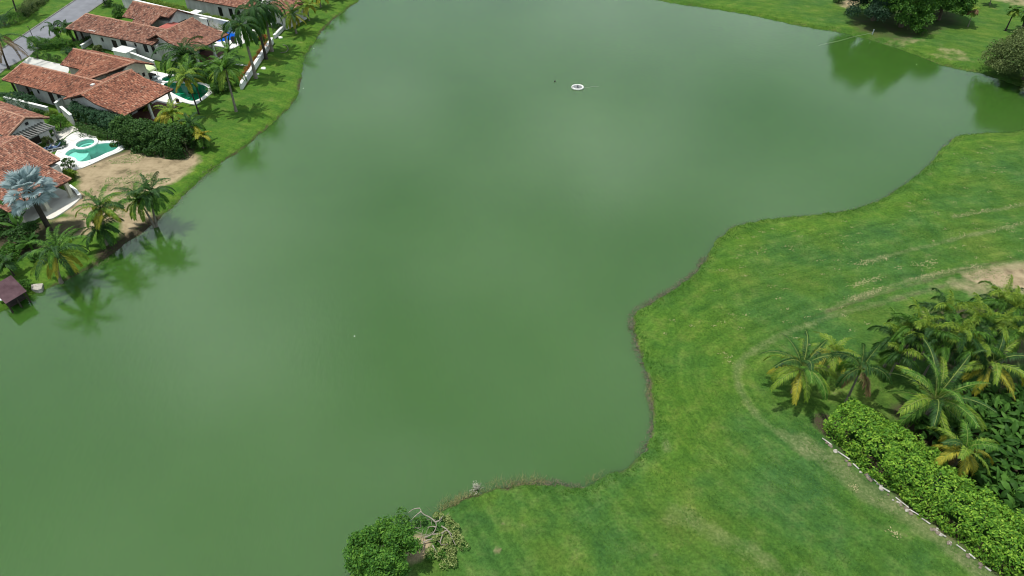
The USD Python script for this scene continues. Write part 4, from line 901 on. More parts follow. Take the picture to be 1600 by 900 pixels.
def shrub(name, label, cat, px, r, hgt, m, seed, n=1400, leaf=.16, group=None, base=None, round_=False, stem='bark'):
    """rounded bush: lumps over an uneven dome, stems inside"""
    rng = PR(seed); b = at(*px) if base is None else np.array(base, float); b[2] = gz(b)
    t = thing(name, label, cat, b, group)
    k = 26
    d = unit(rng.normal(0, 1, (k, 3))); d[:, 2] = np.abs(d[:, 2])
    sc = np.array([r, r, hgt * .52]); o = b + [0, 0, hgt * .45]
    if round_: cs = o + d * sc * .82; rad = np.full(k, r * .26)
    else: cs = o + d * sc * rng.uniform(.45, .9, (k, 1)); rad = r * rng.uniform(.22, .42, k)
    low = o + unit(rng.normal(0, 1, (10, 3))) * sc * [.8, .8, .5] - [0, 0, hgt * .2]
    C, N = clump_points(rng, np.vstack([cs, low]), np.concatenate([rad, np.full(10, r * .3)]), max(12, n // (k + 10)), .85)
    C[:, 2] = np.maximum(C[:, 2], b[2] + .04)
    obj('foliage', leaf_cloud(rng, C, N, leaf), m, t)
    sm = MB()
    for i in range(5):
        a = rng.uniform(0, 6.28); sm.add(*tube([b - [0, 0, .1], b + [math.cos(a) * r * .25, math.sin(a) * r * .25, hgt * .4], b + [math.cos(a) * r * .5, math.sin(a) * r * .5, hgt * .75]], [.05, .04, .02], 5))
    obj('stems', sm.get(), stem, t)
    return t

def hedge(name, label, pts, width, hgt, m, seed, dens=60, leaf=.16, cat='hedge', lumps=.28, z=None, wob=.3):
    """hedge along a ground line (world points): leaves over a lumpy body, stems below"""
    rng = PR(seed); P = np.asarray(pts, float)[:, :2]; ln = LineString(P); L = ln.length; c = P.mean(0)
    g0 = gz([c[0], c[1]]); t = thing(name, label, cat, (c[0], c[1], g0))
    rl = .14 + .42 * lumps; area_ = L * (width + 2 * hgt); n = int(area_ * 1.5 / rl ** 2) + 8; s = rng.uniform(0, L, n)
    pos = np.array([ln.interpolate(q).coords[0] for q in s]); nx_ = np.array([ln.interpolate(min(q + .05, L)).coords[0] for q in s]) - np.array([ln.interpolate(max(q - .05, 0)).coords[0] for q in s])
    T = unit(np.column_stack([nx_, np.zeros(n)])); S = np.column_stack([T[:, 1], -T[:, 0], np.zeros(n)])
    a = rng.uniform(-.12, math.pi + .12, n); ca, sa = np.cos(a), np.sin(a)
    sq = 1 / np.maximum(np.abs(ca) ** 4 + np.maximum(sa, 0) ** 4, .2) ** .25
    q3 = np.column_stack([pos, np.zeros(n)])
    body = q3 + S * (ca * sq * width / 2)[:, None] + np.array([0, 0, 1.0]) * (np.maximum(sa, 0) * sq * hgt)[:, None]
    nz = meshkit.fbm(body * 1.25, 3, seed) - .5; big = meshkit.noise(body * [.45, .45, .2], seed + 3) - .5
    N = S * ca[:, None] + np.array([0, 0, 1.0]) * (sa[:, None])
    body = body + N * (nz * 2.2 * lumps + big * wob + rng.uniform(-.22, .05, n) * .6)[:, None]
    e = np.minimum(s, L - s); pull = np.clip(1 - e / (width * .4), 0, 1)[:, None] ** 2
    body = q3 + (body - q3) * (1 - .45 * pull * rng.uniform(.2, 1, (n, 1)))
    body[:, 2] = np.maximum(body[:, 2], .03) + g0
    body = body - N * rl * .35
    per = max(8, int(dens * area_ * 1.15 / n)); rr = rl * rng.uniform(.55, 1.25, n)
    C = np.repeat(body, per, 0); dv = unit(rng.normal(0, 1, C.shape) + np.repeat(N, per, 0) * .8); C = C + dv * (np.repeat(rr, per) * rng.uniform(.55, 1.0, len(C)) ** .5)[:, None]
    C[:, 2] = np.maximum(C[:, 2], g0 + .04)
    obj('foliage', leaf_cloud(rng, C, dv + [0, 0, .45], leaf, spread=.6), m, t)
    sm = MB()
    for q in np.arange(.3, L, .9):
        p = np.array([*ln.interpolate(q).coords[0], g0]); sm.add(*tube([p - [0, 0, .1], p + [rng.normal(0, .1), rng.normal(0, .1), hgt * .5], p + [rng.normal(0, .25), rng.normal(0, .25), hgt * .85]], [.06, .045, .02], 5))
    core = shapely.ops.substring(ln, min(width * .5, L * .3), L - min(width * .5, L * .3)).buffer(width * .15, cap_style=1); obj('inner_twigs', prism(core, g0 + .1, g0 + hgt * .6), 'leaf_hedge_dark', t)
    obj('stems', sm.get(), 'bark', t)
    return t

def W(*pp): return [at(x, y) for x, y in pp]
F0, F1 = gat(1281, 676), gat(1572, 908); dirh = unit(F1 - F0); nrm = np.array([-dirh[1], dirh[0], 0]); nrm = nrm if nrm[0] > 0 else -nrm
off = nrm * 2.1 - dirh * .1
hedge('clipped_hedge', 'long bright yellow green hedge running diagonally to the bottom right corner', [F0 + off, (F0 + F1) / 2 + off + nrm * .1, F1 + off + dirh * 3], 4.0, 2.55, 'leaf_hedge_bright', 91, dens=190, leaf=.23, lumps=.6, wob=.6)
hedge('dense_hedge', 'dense dark hedge between the bare yard and the middle house', W((192, 219), (240, 232), (298, 238)), 3.2, 3.1, 'leaf_hedge_dark', 92, dens=150, leaf=.30, lumps=.8, wob=.9)
hedge('feathery_hedge', 'feathery dark hedge below the wall of the middle house', W((118, 186), (150, 196), (196, 214)), 1.6, 2.4, 'leaf_bluish', 93, dens=120, leaf=.24, lumps=.6, wob=.5)
hedge('feathery_hedge', 'feathery green hedge along the middle house carport at the left edge', W((6, 160), (30, 163), (62, 172)), 1.8, 1.5, 'leaf_bluish', 94, dens=110, leaf=.2, lumps=.5)
hedge('boundary_hedge', 'yellow green hedge on the far side of the tall white wall', W((222, 8), (270, 22), (330, 40), (372, 50)), 1.7, 1.7, 'leaf_lime', 95, dens=110, leaf=.2, lumps=.4)
hedge('flower_hedge', 'orange leaved row of shrubs inside the white garden wall', W((377, 132), (395, 106), (421, 70)), 1.0, .9, 'leaf_orange', 96, dens=90, leaf=.14, lumps=.4)
hedge('planter_hedge', 'clipped green hedge in the white planter at the far house carport', W((126, 74), (142, 64)), .9, .9, 'leaf_green', 97, dens=110, leaf=.13, lumps=.2)
hedge('planting_bed', 'mixed green planting in front of the far house beside the road', W((52, 70), (70, 77), (100, 74), (112, 76)), 2.2, 1.4, 'leaf_green', 98, dens=110, leaf=.2, lumps=.6)
hedge('planting_bed', 'strip of mixed plants along the wall above the middle house roof', W((100, 84), (130, 86), (172, 90)), 1.2, .8, 'leaf_bluish', 99, dens=80, leaf=.18, lumps=.5)
hedge('low_hedge', 'low dark shrubs beside the pale pavers between pool and hedge', W((122, 203), (140, 210), (172, 219)), 1.3, 1.1, 'leaf_hedge_dark', 100, dens=80, leaf=.19, lumps=.55)
hedge('roadside_hedge', 'yellow and green shrub row across the road in the top left corner', W((36, 28), (50, 14), (70, 0)), 2.0, 1.3, 'leaf_olive', 101, dens=110, leaf=.2, lumps=.6)
hedge('garden_bed', 'mixed tropical planting beside the green pool and the far house', W((333, 150), (345, 138), (340, 118), (322, 120)), 1.6, 1.2, 'leaf_green', 102, dens=60, leaf=.22, lumps=.6)
hedge('planter_bed', 'dark green plants in the sunken bed above the pale green canopy', W((216, 104), (240, 110)), 1.3, .7, 'leaf_bluish', 103, dens=70, leaf=.16, lumps=.4)
for i, (x, y, r, hh, m, n, lf, rd, nm, lab) in enumerate([
    (60, 91, .72, 1.15, 'leaf_hedge_dark', 1300, .11, True, 'topiary_ball', 'dark clipped ball bush on the driveway edge, left of three'),
    (75.5, 94, .74, 1.15, 'leaf_hedge_dark', 1300, .11, True, 'topiary_ball', 'clipped ball bush on the driveway edge, middle of three'),
    (90, 97, .76, 1.15, 'leaf_hedge_dark', 1300, .11, True, 'topiary_ball', 'dark clipped ball bush on the driveway edge, right of three'),
    (110, 264, .85, 1.5, 'leaf_hedge_dark', 1300, .15, True, 'round_bush', 'round dark bush on the white patio below the kidney pool'),
    (95, 203, 1.35, 2.1, 'leaf_green', 2200, .2, False, 'bush', 'bright green bush between the pergola house and the pale pavers'),
    (84, 190, .9, 1.9, 'leaf_lime', 1200, .2, False, 'bush', 'yellow green leafy bush behind the bright bush at the wall end'),
    (62, 180, 1.1, .9, 'leaf_hedge_dark', 1000, .2, False, 'bush', 'dark low bush along the corridor wall beside the pergola house'),
    (79, 212, .8, 1.2, 'leaf_green', 900, .2, False, 'bush', 'dark leafy plant at the pergola post'),
    (96, 229, .8, .8, 'leaf_bluish', 900, .2, False, 'bush', 'low grey green plant in the dark bed on the white patio'),
    (76, 226, .7, 1.2, 'leaf_olive', 800, .2, False, 'bush', 'olive bush between the pergola and the blue loungers'),
    (110, 279, .9, 1.2, 'leaf_lime', 900, .3, False, 'bush', 'bright green plant clump at the end of the clay roof by the yard'),
    (4, 228, 1.2, 1.6, 'leaf_lime', 1200, .25, False, 'bush', 'yellow green bush at the left edge between the two near roofs'),
    (188, 24, 1.4, 2.0, 'leaf_hedge_dark', 1400, .2, False, 'bush', 'dark rounded bush left of the far house upper roof'),
    (205, 6, 1.0, 1.5, 'leaf_hedge_dark', 1000, .2, False, 'bush', 'dark bush at the left end of the tall white wall'),
    (185, 28, .9, 1.2, 'leaf_green', 800, .3, False, 'bush', 'leafy bush in the courtyard gap of the far house'),
    (170, 9, 1.1, .9, 'leaf_hedge_dark', 800, .18, False, 'bush', 'flat dark bush on the front lawn at the top edge'),
    (154, 82, .9, 1.2, 'leaf_olive', 800, .3, False, 'bush', 'olive leafy plant against the far house wall'),
    (26, 36, 1.7, 2.0, 'leaf_green', 1600, .2, False, 'bush', 'large dark green bush across the road at the foot of the tall palm'),
    (8, 40, 1.5, 1.6, 'leaf_bluish', 1400, .2, False, 'bush', 'dark bush across the road at the left edge'),
    (296, 33, .7, 1.0, 'leaf_green', 700, .18, False, 'bush', 'small green bush between the roofs and the sheds'),
    (398, 62, 1.0, 1.3, 'leaf_hedge_dark', 1100, .2, False, 'bush', 'rounded dark bush beside the orange shrubs at the lawn end'),
    (412, 62, .9, .8, 'leaf_orange', 800, .15, False, 'bush', 'rust red bush under the royal palms'),
    (436, 47, .9, 1.0, 'leaf_hedge_dark', 800, .18, False, 'bush', 'dark bush behind the black garden lamp'),
    (1311, 4, 1.2, 1.1, 'leaf_hedge_dark', 1600, .16, False, 'bush', 'dark rounded bush on a brown bed at the top edge of the far bank'),
    (40, 448, .8, .9, 'leaf_green', 1000, .16, False, 'bush', 'leafy bush between the purple shelter and the landing slab'),
    (12, 362, 1.9, 2.6, 'leaf_hedge_dark', 2600, .26, False, 'bush', 'large dark bush at the left edge under the silver fan palm'),
    (45, 380, 1.6, 2.2, 'leaf_hedge_dark', 2200, .26, False, 'bush', 'large dark bush between the silver palm trunk and the low coconut palm'),
    (20, 400, 1.3, 1.2, 'leaf_green', 1400, .22, False, 'bush', 'tangled dark shrub above the grass at the left edge'),
    (60, 408, 1.0, 1.1, 'leaf_green', 1200, .22, False, 'bush', 'dark leafy shrub left of the broad low coconut palm'),
    (200, 210, .6, 1.6, 'leaf_hedge_dark', 700, .2, False, 'bush', 'upright dark bush at the left end of the dense hedge'),
    (322, 230, .5, .9, 'leaf_green', 500, .2, False, 'bush', 'small bush right of the dense hedge on the lake lawn'),
    (350, 143, 1.3, 1.6, 'leaf_hedge_dark', 1300, .25, False, 'bush', 'dark bush at the corner of the white garden wall')]):
    shrub(nm, lab, 'bush', (x, y), r, hh, m, 200 + i, n=n, leaf=lf, round_=rd)

def tree(name, label, base, crown_c, R, H, m, seed, n, leaf, lumps=40, trunk_r=.3, droop=0, lump=(.15, .34)):
    """broadleaf tree: forked trunk and limbs, crown of leafy lumps with gaps"""
    rng = PR(seed); base = np.asarray(base, float); crown_c = np.asarray(crown_c, float); t = thing(name, label, 'tree', base)
    d = unit(rng.normal(0, 1, (lumps, 3))); d[:, 2] = np.where(d[:, 2] < -.3, -d[:, 2], d[:, 2])
    cs = crown_c + d * np.array([R, R, H]) * rng.uniform(.55, 1.0, (lumps, 1)); rad = R * rng.uniform(*lump, lumps)
    if droop: cs[:, 2] -= droop * (np.linalg.norm(cs[:, :2] - crown_c[:2], axis=1) / R) ** 2
    cs[:, 2] = np.maximum(cs[:, 2], base[2] + .5)
    sm = MB(); fork = base * .45 + crown_c * .55; fork[2] = base[2] + (crown_c[2] - base[2]) * .55
    sm.add(*tube([base - [0, 0, .2], base + (fork - base) * .5 + [.1, 0, 0], fork], [trunk_r * 1.3, trunk_r, trunk_r * .85], 9)); obj('trunk', sm.get(), 'bark', t)
    for i in range(0, lumps, max(1, lumps // 14)):
        mid = (fork + cs[i]) / 2 + rng.normal(0, .15 * R, 3) * [1, 1, .4]
        obj('limb', tube([fork, mid, cs[i]], [trunk_r * .55, trunk_r * .3, trunk_r * .1], 6), 'bark', t)
    C, N = clump_points(rng, cs, rad, n // lumps, .8)
    C += rng.normal(0, leaf * .4, C.shape); C[:, 2] = np.maximum(C[:, 2], base[2] + .1)
    obj('crown', leaf_cloud(rng, C, N, leaf), m, t)
    return t
b = gat(1364, 32); tree('dark_tree', 'wide dark blue green tree over the far bank, left of the bright one', b, b + [.2, .6, 3.7], 5.2, 7.0, 'leaf_teal', 301, 44000, .36, 90, .35)
b = gat(1407, 42); tree('bright_tree', 'bright green spreading tree in the middle of the far bank group', b, b + [0, .3, 3.8], 4.6, 6.4, 'leaf_green', 302, 36000, .36, 84, .35, droop=.9)
b = gat(1466, 31); tree('dark_tree', 'deep green tree of the far bank group, right of the bright one', b, b + [0, .4, 3.6], 4.5, 6.2, 'leaf_green', 303, 36000, .36, 80, .3, droop=.9)
b = gat(1428, 2); tree('dark_tree', 'tree standing behind the far bank group at the top edge', b, b + [0, 2, 5.4], 6.0, 6.0, 'leaf_hedge_dark', 304, 24000, .38, 60, .3)
b = gat(1600, 124); tree('olive_tree', 'grey green bushy tree hanging over the water at the right edge', b, b + [-.1, .2, 3.5], 5.6, 4.3, 'leaf_olive', 305, 52000, .29, 110, .3, droop=1.9)
b = gat(1440, 54); shrub('bush', 'small bright bush under the bright tree on the far bank', 'bush', None, .8, 1.0, 'leaf_green', 306, base=b, n=900)
c = at(600, 868, 2.0); b = np.array([c[0] + .2, c[1], 0]); b[2] = gz(b)
tree('shore_tree', 'leafy green tree at the bottom edge beside the cut branches', b, c, 2.35, 1.7, 'leaf_shore', 307, 24000, .22, 90, .16, lump=(.12, .26))

# ------------------------------------------------------------------ big leaf thicket on the right
def paddle(rng, base, az, el, L, Wd):
    n = 6; s = np.linspace(0, 1, n); e = el - 1.5 * s ** 1.6; P = [base]
    for i in range(n - 1): P.append(P[-1] + L / (n - 1) * np.array([math.cos(az) * math.cos(e[i]), math.sin(az) * math.cos(e[i]), math.sin(e[i])]))
    P = np.array(P); side = np.array([-math.sin(az), math.cos(az), 0]); tw = rng.normal(0, .3); T = unit(np.gradient(P, axis=0)); up = np.cross(T, side); S = side * math.cos(tw) + up * math.sin(tw)
    prof = np.array([.06, .10, .75, 1.0, .8, .02]) * Wd / 2; v = []
    for i in range(n): v += [P[i] + S[i] * prof[i] + up[i] * prof[i] * -.45 + rng.normal(0, .02, 3), P[i], P[i] - S[i] * prof[i] + up[i] * prof[i] * -.45 + rng.normal(0, .02, 3)]
    f = []
    for i in range(n - 1): a = i * 3; f += [[a, a + 1, a + 4, a + 3], [a + 1, a + 2, a + 5, a + 4]]
    return np.array(v), np.array(f)
def thicket_plant(seed, loc, label, group):
    rng = PR(seed); t = thing('large_leaf_plant', label, 'plant', loc, group); loc = np.asarray(loc, float)
    for i in range(14):
        az = 2.4 * i + rng.normal(0, .3); el = rng.uniform(.35, 1.35); h0 = rng.uniform(.5, 1.6)
        obj('leaf', paddle(rng, loc + [rng.normal(0, .2), rng.normal(0, .2), h0], az, el, rng.uniform(1.0, 1.6), rng.uniform(.32, .5)), 'leaf_banana', t)
    mb = MB()
    for i in range(6): mb.add(*tube([loc + [rng.normal(0, .15), rng.normal(0, .15), -.1], loc + [rng.normal(0, .2), rng.normal(0, .2), 1.6]], .035, 5))
    obj('stems', mb.get(), 'palm_green', t)
    return t
TH_LABEL, TH_GROUP = 'broad dark leafed plant in the thicket between bright hedge and right edge', 'large leafed plants of the right hand thicket'
rng = PR(400)
area = pxpoly([(1412, 660), (1455, 668), (1490, 640), (1560, 628), (1640, 600), (1760, 640), (1760, 860), (1630, 880), (1560, 800), (1490, 735)])
line_h = LineString([(F0 + off)[:2], (F1 + off + dirh * 3)[:2]])
spots = []
bx = area.bounds
for _ in range(6000):
    q = np.array([rng.uniform(bx[0], bx[2]), rng.uniform(bx[1], bx[3])])
    if not area.contains(Point(*q)) or line_h.distance(Point(*q)) < 1.7 or any(np.hypot(*(q - s)) < .85 for s in spots): continue
    if any(np.hypot(*(q - at(cx, cy, 0)[:2] + 0)) < .6 for cx, cy in ((1461, 650),)): continue
    spots.append(q)
    if len(spots) >= 170: break
protos = []
for i, q in enumerate(spots):
    loc = np.array([q[0], q[1], gz(q)])
    if i < 8: protos.append(thicket_plant(410 + i, loc, TH_LABEL, TH_GROUP))
    else:
        src = protos[i % 8]; pth = numbered('/World/large_leaf_plant'); x = UsdGeom.Xform.Define(stage, pth)
        x.AddTranslateOp().Set(Gf.Vec3d(*map(float, loc))); x.AddRotateZOp().Set(float(rng.uniform(0, 360))); sc = float(rng.uniform(.8, 1.15)); x.AddScaleOp().Set(Gf.Vec3f(sc, sc, sc))
        # reference only the parts: the copy keeps its own place
        for ch in stage.GetPrimAtPath(src.path).GetChildren():
            c_ = stage.DefinePrim(pth + '/' + ch.GetName()); c_.GetReferences().AddInternalReference(ch.GetPath())
        tag(x.GetPrim(), TH_LABEL, 'plant', TH_GROUP)
for i, (x, y, sz) in enumerate([(38, 372, 1.2), (25, 355, 1.3), (52, 392, .9)]):
    lab = ['banana plant with wide leaves under the silver fan palm', 'banana plant at the left edge beside the large dark bush', 'small banana plant left of the broad low coconut palm'][i]
    loc = at(x, y); rg = PR(450 + i); t = thing('banana_plant', lab, 'plant', loc)
    for k in range(9): obj('leaf', paddle(rg, loc + [0, 0, 1.0 * sz], 2.4 * k, rg.uniform(.4, 1.3), 1.9 * sz, .6), 'leaf_banana', t)
    obj('stem', tube([loc - [0, 0, .1], loc + [0, 0, 1.1 * sz]], .12, 7), 'palm_green', t)

# ------------------------------------------------------------------ broken pipe and stones along the hedge foot
rng = PR(500)
E0, E1 = gat(1283, 684), gat(1548, 893); Lh = np.linalg.norm((E1 - E0)[:2]); ed = unit((E1 - E0) * [1, 1, 0]); en = np.array([-ed[1], ed[0], 0])
s = .1; i = 0
while s < Lh:
    ln_ = rng.uniform(.35, 1.2); gap = rng.uniform(.05, .8)
    a = E0 + ed * s + en * rng.normal(0, .05); bb = E0 + ed * min(s + ln_, Lh) + en * rng.normal(0, .07)
    a[2] = gz(a) + .07; bb[2] = gz(bb) + .07 + rng.uniform(0, .05)
    where = 'near the curved track' if s < Lh * .25 else 'in the upper middle of the hedge' if s < Lh * .5 else 'in the lower middle of the hedge' if s < Lh * .75 else 'near the bottom right corner'
    o = obj('white_pipe', tube([a, (a + bb) / 2 + [0, 0, rng.uniform(-.03, .03)], bb], rng.uniform(.045, .065), 7), 'pipe_white', None, label=f'weathered white pipe along the hedge foot {where}', cat='pipe', group=f'white pipes lying along the hedge foot {where}')
    s += ln_ + gap; i += 1
def rock(rng, c, r):
    m = trimesh.creation.icosphere(2, r); m.vertices *= [1.25, 1, .65]; m.vertices += (meshkit.noise(m.vertices / r * 1.3 + c[:3], 4) - .5)[:, None] * unit(m.vertices) * r * .7
    m.apply_transform(trimesh.transformations.rotation_matrix(rng.uniform(0, 6), [0, 0, 1])); m.apply_translation(c); return m
for i in range(44):
    f = rng.uniform(.03, .99); c = E0 + ed * Lh * f + en * rng.normal(-.12, .14); c[2] = gz(c) + .03
    where = 'upper half of the hedge' if f < .5 else 'lower half of the hedge'
    obj('stone', rock(rng, c, rng.uniform(.07, .17)), 'stone_pale' if rng.random() < .4 else 'clod', None, smooth=50, label=f'small stone beside the white pipe along the {where}', cat='stone', group=f'stones along the {where}')
for i, (x, y, r, lab) in enumerate([(412, 107, .35, 'pale stone in the palm shade outside the garden wall'), (438, 59, .35, 'pale stone slab on the lawn beside the black lamp'), (1389, 70.5, .35, 'white stone on the far bank below the bright tree'), (403, 116, .2, 'small pale stone on the lawn by the royal palm')]):
    c = at(x, y); c[2] = gz(c); obj('stone', rock(rng, c, r), 'white_paint', None, smooth=50, label=lab, cat='stone')

# ------------------------------------------------------------------ cut branches on the bank
base = gat(676, 838); t = thing('fallen_branch', 'cut forked branch with pale bare limbs and wilting leaves on the bank', 'fallen branch', base)
rng = PR(520)
hp = lambda x, y, z: at(x, y, base[2] + z)
limbs = [[(663, 840, .15), (676, 835, .35), (682, 824, .6), (681, 816, .7)], [(681, 816, .7), (672, 808, .5), (660, 803, .25), (656, 794, .3)], [(656, 794, .3), (646, 795, .2), (637, 802, .05)], [(658, 799, .25), (649, 806, .12), (643, 812, .05)],
         [(676, 835, .35), (690, 834, .6), (698, 827, .8), (710, 838, .5)], [(661, 848, .15), (672, 842, .4), (682, 843, .5), (687, 847, .4)], [(676, 852, .2), (681, 862, .25), (690, 871, .15), (694, 876, .1)], [(681, 816, .7), (688, 812, .8), (692, 806, .6)], [(690, 822, .7), (700, 828, .8), (712, 852, .4)], [(682, 824, .6), (676, 822, .5), (668, 824, .4)], [(692, 834, .6), (686, 852, .4), (700, 850, .3)]]
for l in limbs: obj('branch', tube(chaikin([hp(*q) for q in l], 1, False), np.linspace(.055, .018, 2 * len(l)), 6), 'dead_wood', t)
cl = [(682, 805), (690, 806), (700, 812), (704, 818), (711, 825), (714, 834), (718, 842), (712, 845), (706, 836), (700, 845), (694, 850), (704, 856), (708, 862), (700, 866), (706, 872), (708, 880), (696, 882), (690, 860), (686, 868), (680, 842), (688, 838), (724, 853), (672, 862), (697, 828)]
cs = np.array([hp(x, y, rng.uniform(.15, .6)) for x, y in cl]); C, N = clump_points(rng, cs, rng.uniform(.22, .42, len(cs)), 70, .8); C[:, 2] = np.maximum(C[:, 2], base[2] + .03)
obj('wilted_leaves', leaf_cloud(rng, C, N, .19), 'leaf_wilted', t)
cs = np.array([hp(x, y, rng.uniform(.1, .4)) for x, y in [(628, 800), (624, 808), (635, 812), (650, 815), (660, 812), (640, 822), (690, 866), (698, 872), (676, 826), (684, 850), (672, 870)]]); C, N = clump_points(rng, cs, rng.uniform(.2, .4, len(cs)), 80, .8); C[:, 2] = np.maximum(C[:, 2], WZ + .05)
obj('green_leaves', leaf_cloud(rng, C, N, .19), 'leaf_green', t)
for i in range(14):
    a = gat(rng.uniform(655, 690), rng.uniform(815, 845)); dd = unit(np.array([rng.normal(), rng.normal(), .1]))
    obj('twig', tube([a + [0, 0, .1], a + dd * .4 + [0, 0, .22], a + dd * rng.uniform(.6, 1.1) + [0, 0, .12]], .014, 4), 'dead_wood', t)
# white blossomed bare bush in the water
b = at(744, 766, WZ); t = thing('water_bush', 'pale twiggy bush standing in the water at the near bank', 'bush', b)
mb = MB(); tips = []
for i in range(40):
    az = rng.uniform(0, 6.28); e = rng.uniform(.3, 1.4); L = rng.uniform(.35, .75); d = np.array([math.cos(az) * math.cos(e), math.sin(az) * math.cos(e), math.sin(e)])
    mb.add(*tube([b - [0, 0, .2], b + d * L * .5 + [0, 0, .06], b + d * L], [.016, .012, .007], 4)); tips += [b + d * L, b + d * L * .8, b + d * L * .65]
obj('twigs', mb.get(), 'dead_wood', t); C = np.array(tips); C = np.vstack([C, C + rng.normal(0, .06, C.shape)]); obj('blossom', leaf_cloud(rng, C, C - b + .01, .09), 'blossom', t)

# ------------------------------------------------------------------ stuff along the water's edge
rng = PR(540)
def scatter_blades(pts, L, wdt, tilt, rng):
    n = len(pts); az = rng.uniform(0, 6.28, n); e = np.clip(rng.normal(tilt, .3, n), 0, 1.5); d = np.column_stack([np.cos(az) * np.cos(e), np.sin(az) * np.cos(e), np.sin(e)]); sd = np.column_stack([-np.sin(az), np.cos(az), np.zeros(n)])
    l = (L * rng.uniform(.5, 1.3, n))[:, None]; v = np.stack([pts - sd * wdt / 2, pts + sd * wdt / 2, pts + d * l], 1).reshape(-1, 3)
    return v, np.arange(n * 3).reshape(-1, 3)
def along_shore(pxs, n, spread, rng, bias=-.2):
    w = np.array([at(x, y, WZ)[:2] for x, y in pxs]); ln = LineString(w); s = rng.uniform(0, ln.length, n * 3)
    p = np.array([ln.interpolate(q).coords[0] for q in s]); p += rng.normal(0, spread, p.shape)
    d = shore(p[:, 0], p[:, 1]); k = np.abs(d - bias) < spread; p, d = p[k][:n], d[k][:n]
    return np.column_stack([p, np.maximum(height(p[:, 0], p[:, 1], d), WZ) + .01])
twp = along_shore([(1100, 402), (1088, 425), (1060, 447), (1030, 465), (1002, 482), (987, 500), (990, 522), (998, 545), (1010, 575)], 1100, .36, rng, -.22)
twp2 = along_shore([(1012, 580), (1019, 620), (1024, 660), (1018, 690), (1002, 712)], 420, .3, rng, -.2)
twp3 = along_shore([(905, 765), (860, 757), (800, 760)], 260, .3, rng, -.15)
twp4 = along_shore([(1120, 372), (1150, 351), (1250, 338), (1300, 333), (1350, 325), (1400, 300), (1440, 270), (1465, 240), (1490, 214)], 260, .2, rng, -.1)
twp5 = along_shore([(130, 425), (165, 402), (205, 375), (240, 352), (285, 305), (338, 256)], 500, .5, rng, -.2)
obj('shore_debris', scatter_blades(np.vstack([twp, twp2, twp3, twp4, twp5]), .30, .045, .3, rng), 'debris_twig', None, kind='stuff', label='dark driftwood twigs and weed along the water edge', cat='debris')
rp = np.vstack([along_shore([(690, 797), (715, 787), (740, 776)], 420, .35, rng, -.25), along_shore([(760, 770), (800, 760), (830, 757), (850, 757)], 520, .5, rng, -.35), along_shore([(1015, 600), (1021, 640)], 120, .3, rng, -.2), along_shore([(920, 758), (945, 748)], 60, .4, rng, -.4)])
obj('reeds', scatter_blades(rp, .5, .022, .9, rng), 'reed_dry', None, kind='stuff', label='dry thin reeds standing at the near bank', cat='reeds')
# long grass fringe on every bank
sel = np.where((D > .08) & (D < .8) & (Y.ravel() < 140) & (np.abs(xf) < 100) & (yf > 18))[0]
sel = rng.choice(sel, 9000); sel = sel[(xf[sel] > 0) & (rng.random(len(sel)) < .6) | (rng.random(len(sel)) < .15)]; p = np.column_stack([xf[sel] + rng.normal(0, .16, len(sel)), yf[sel] + rng.normal(0, .16, len(sel))]); dd = shore(p[:, 0], p[:, 1]); k = dd > .05; p, dd = p[k], dd[k]
p3 = np.column_stack([p, height(p[:, 0], p[:, 1], dd) - .01]); p3 = np.repeat(p3, 5, 0) + np.column_stack([rng.normal(0, .09, (len(p3) * 5, 2)), np.zeros(len(p3) * 5)])
fringe = scatter_blades(p3, .16, .045, 1.0, rng)
# taller tufts over the rough right bank and lawn
q = np.column_stack([rng.uniform(4, 72, 90000), rng.uniform(24, 82, 90000)]); nz = meshkit.fbm(np.column_stack([q * .5, np.zeros(len(q))]), 3, 77)
dd = shore(q[:, 0], q[:, 1]); k = (dd > .3) & (nz > .5) & ~shapely.contains_xy(area, q[:, 0], q[:, 1]); q, dd = q[k], dd[k]
p4 = np.column_stack([q, height(q[:, 0], q[:, 1], dd) - .01])
p4 = np.repeat(p4, 4, 0) + np.column_stack([rng.normal(0, .07, (len(p4) * 4, 2)), np.zeros(len(p4) * 4)])
tuft = scatter_blades(p4, .10, .05, .8, rng)
yd = pxpoly([(130, 262), (205, 240), (225, 232), (298, 247), (262, 285), (200, 300), (195, 340), (130, 330)]); yb = yd.bounds
yq = np.column_stack([rng.uniform(yb[0], yb[2], 9000), rng.uniform(yb[1], yb[3], 9000)]); yq = yq[shapely.contains_xy(yd, yq[:, 0], yq[:, 1]) & (meshkit.fbm(np.column_stack([yq * .35, 0 * yq[:, 0]]), 3, 31) > .54)]
yard = scatter_blades(np.column_stack([yq, height(yq[:, 0], yq[:, 1])]), .16, .09, .6, rng)
obj('grass', MB().add(*fringe).add(*tuft).add(*yard).get(), 'grass_tuft', None, kind='stuff', label='longer grass tufts on the banks and the mown lawn', cat='grass')
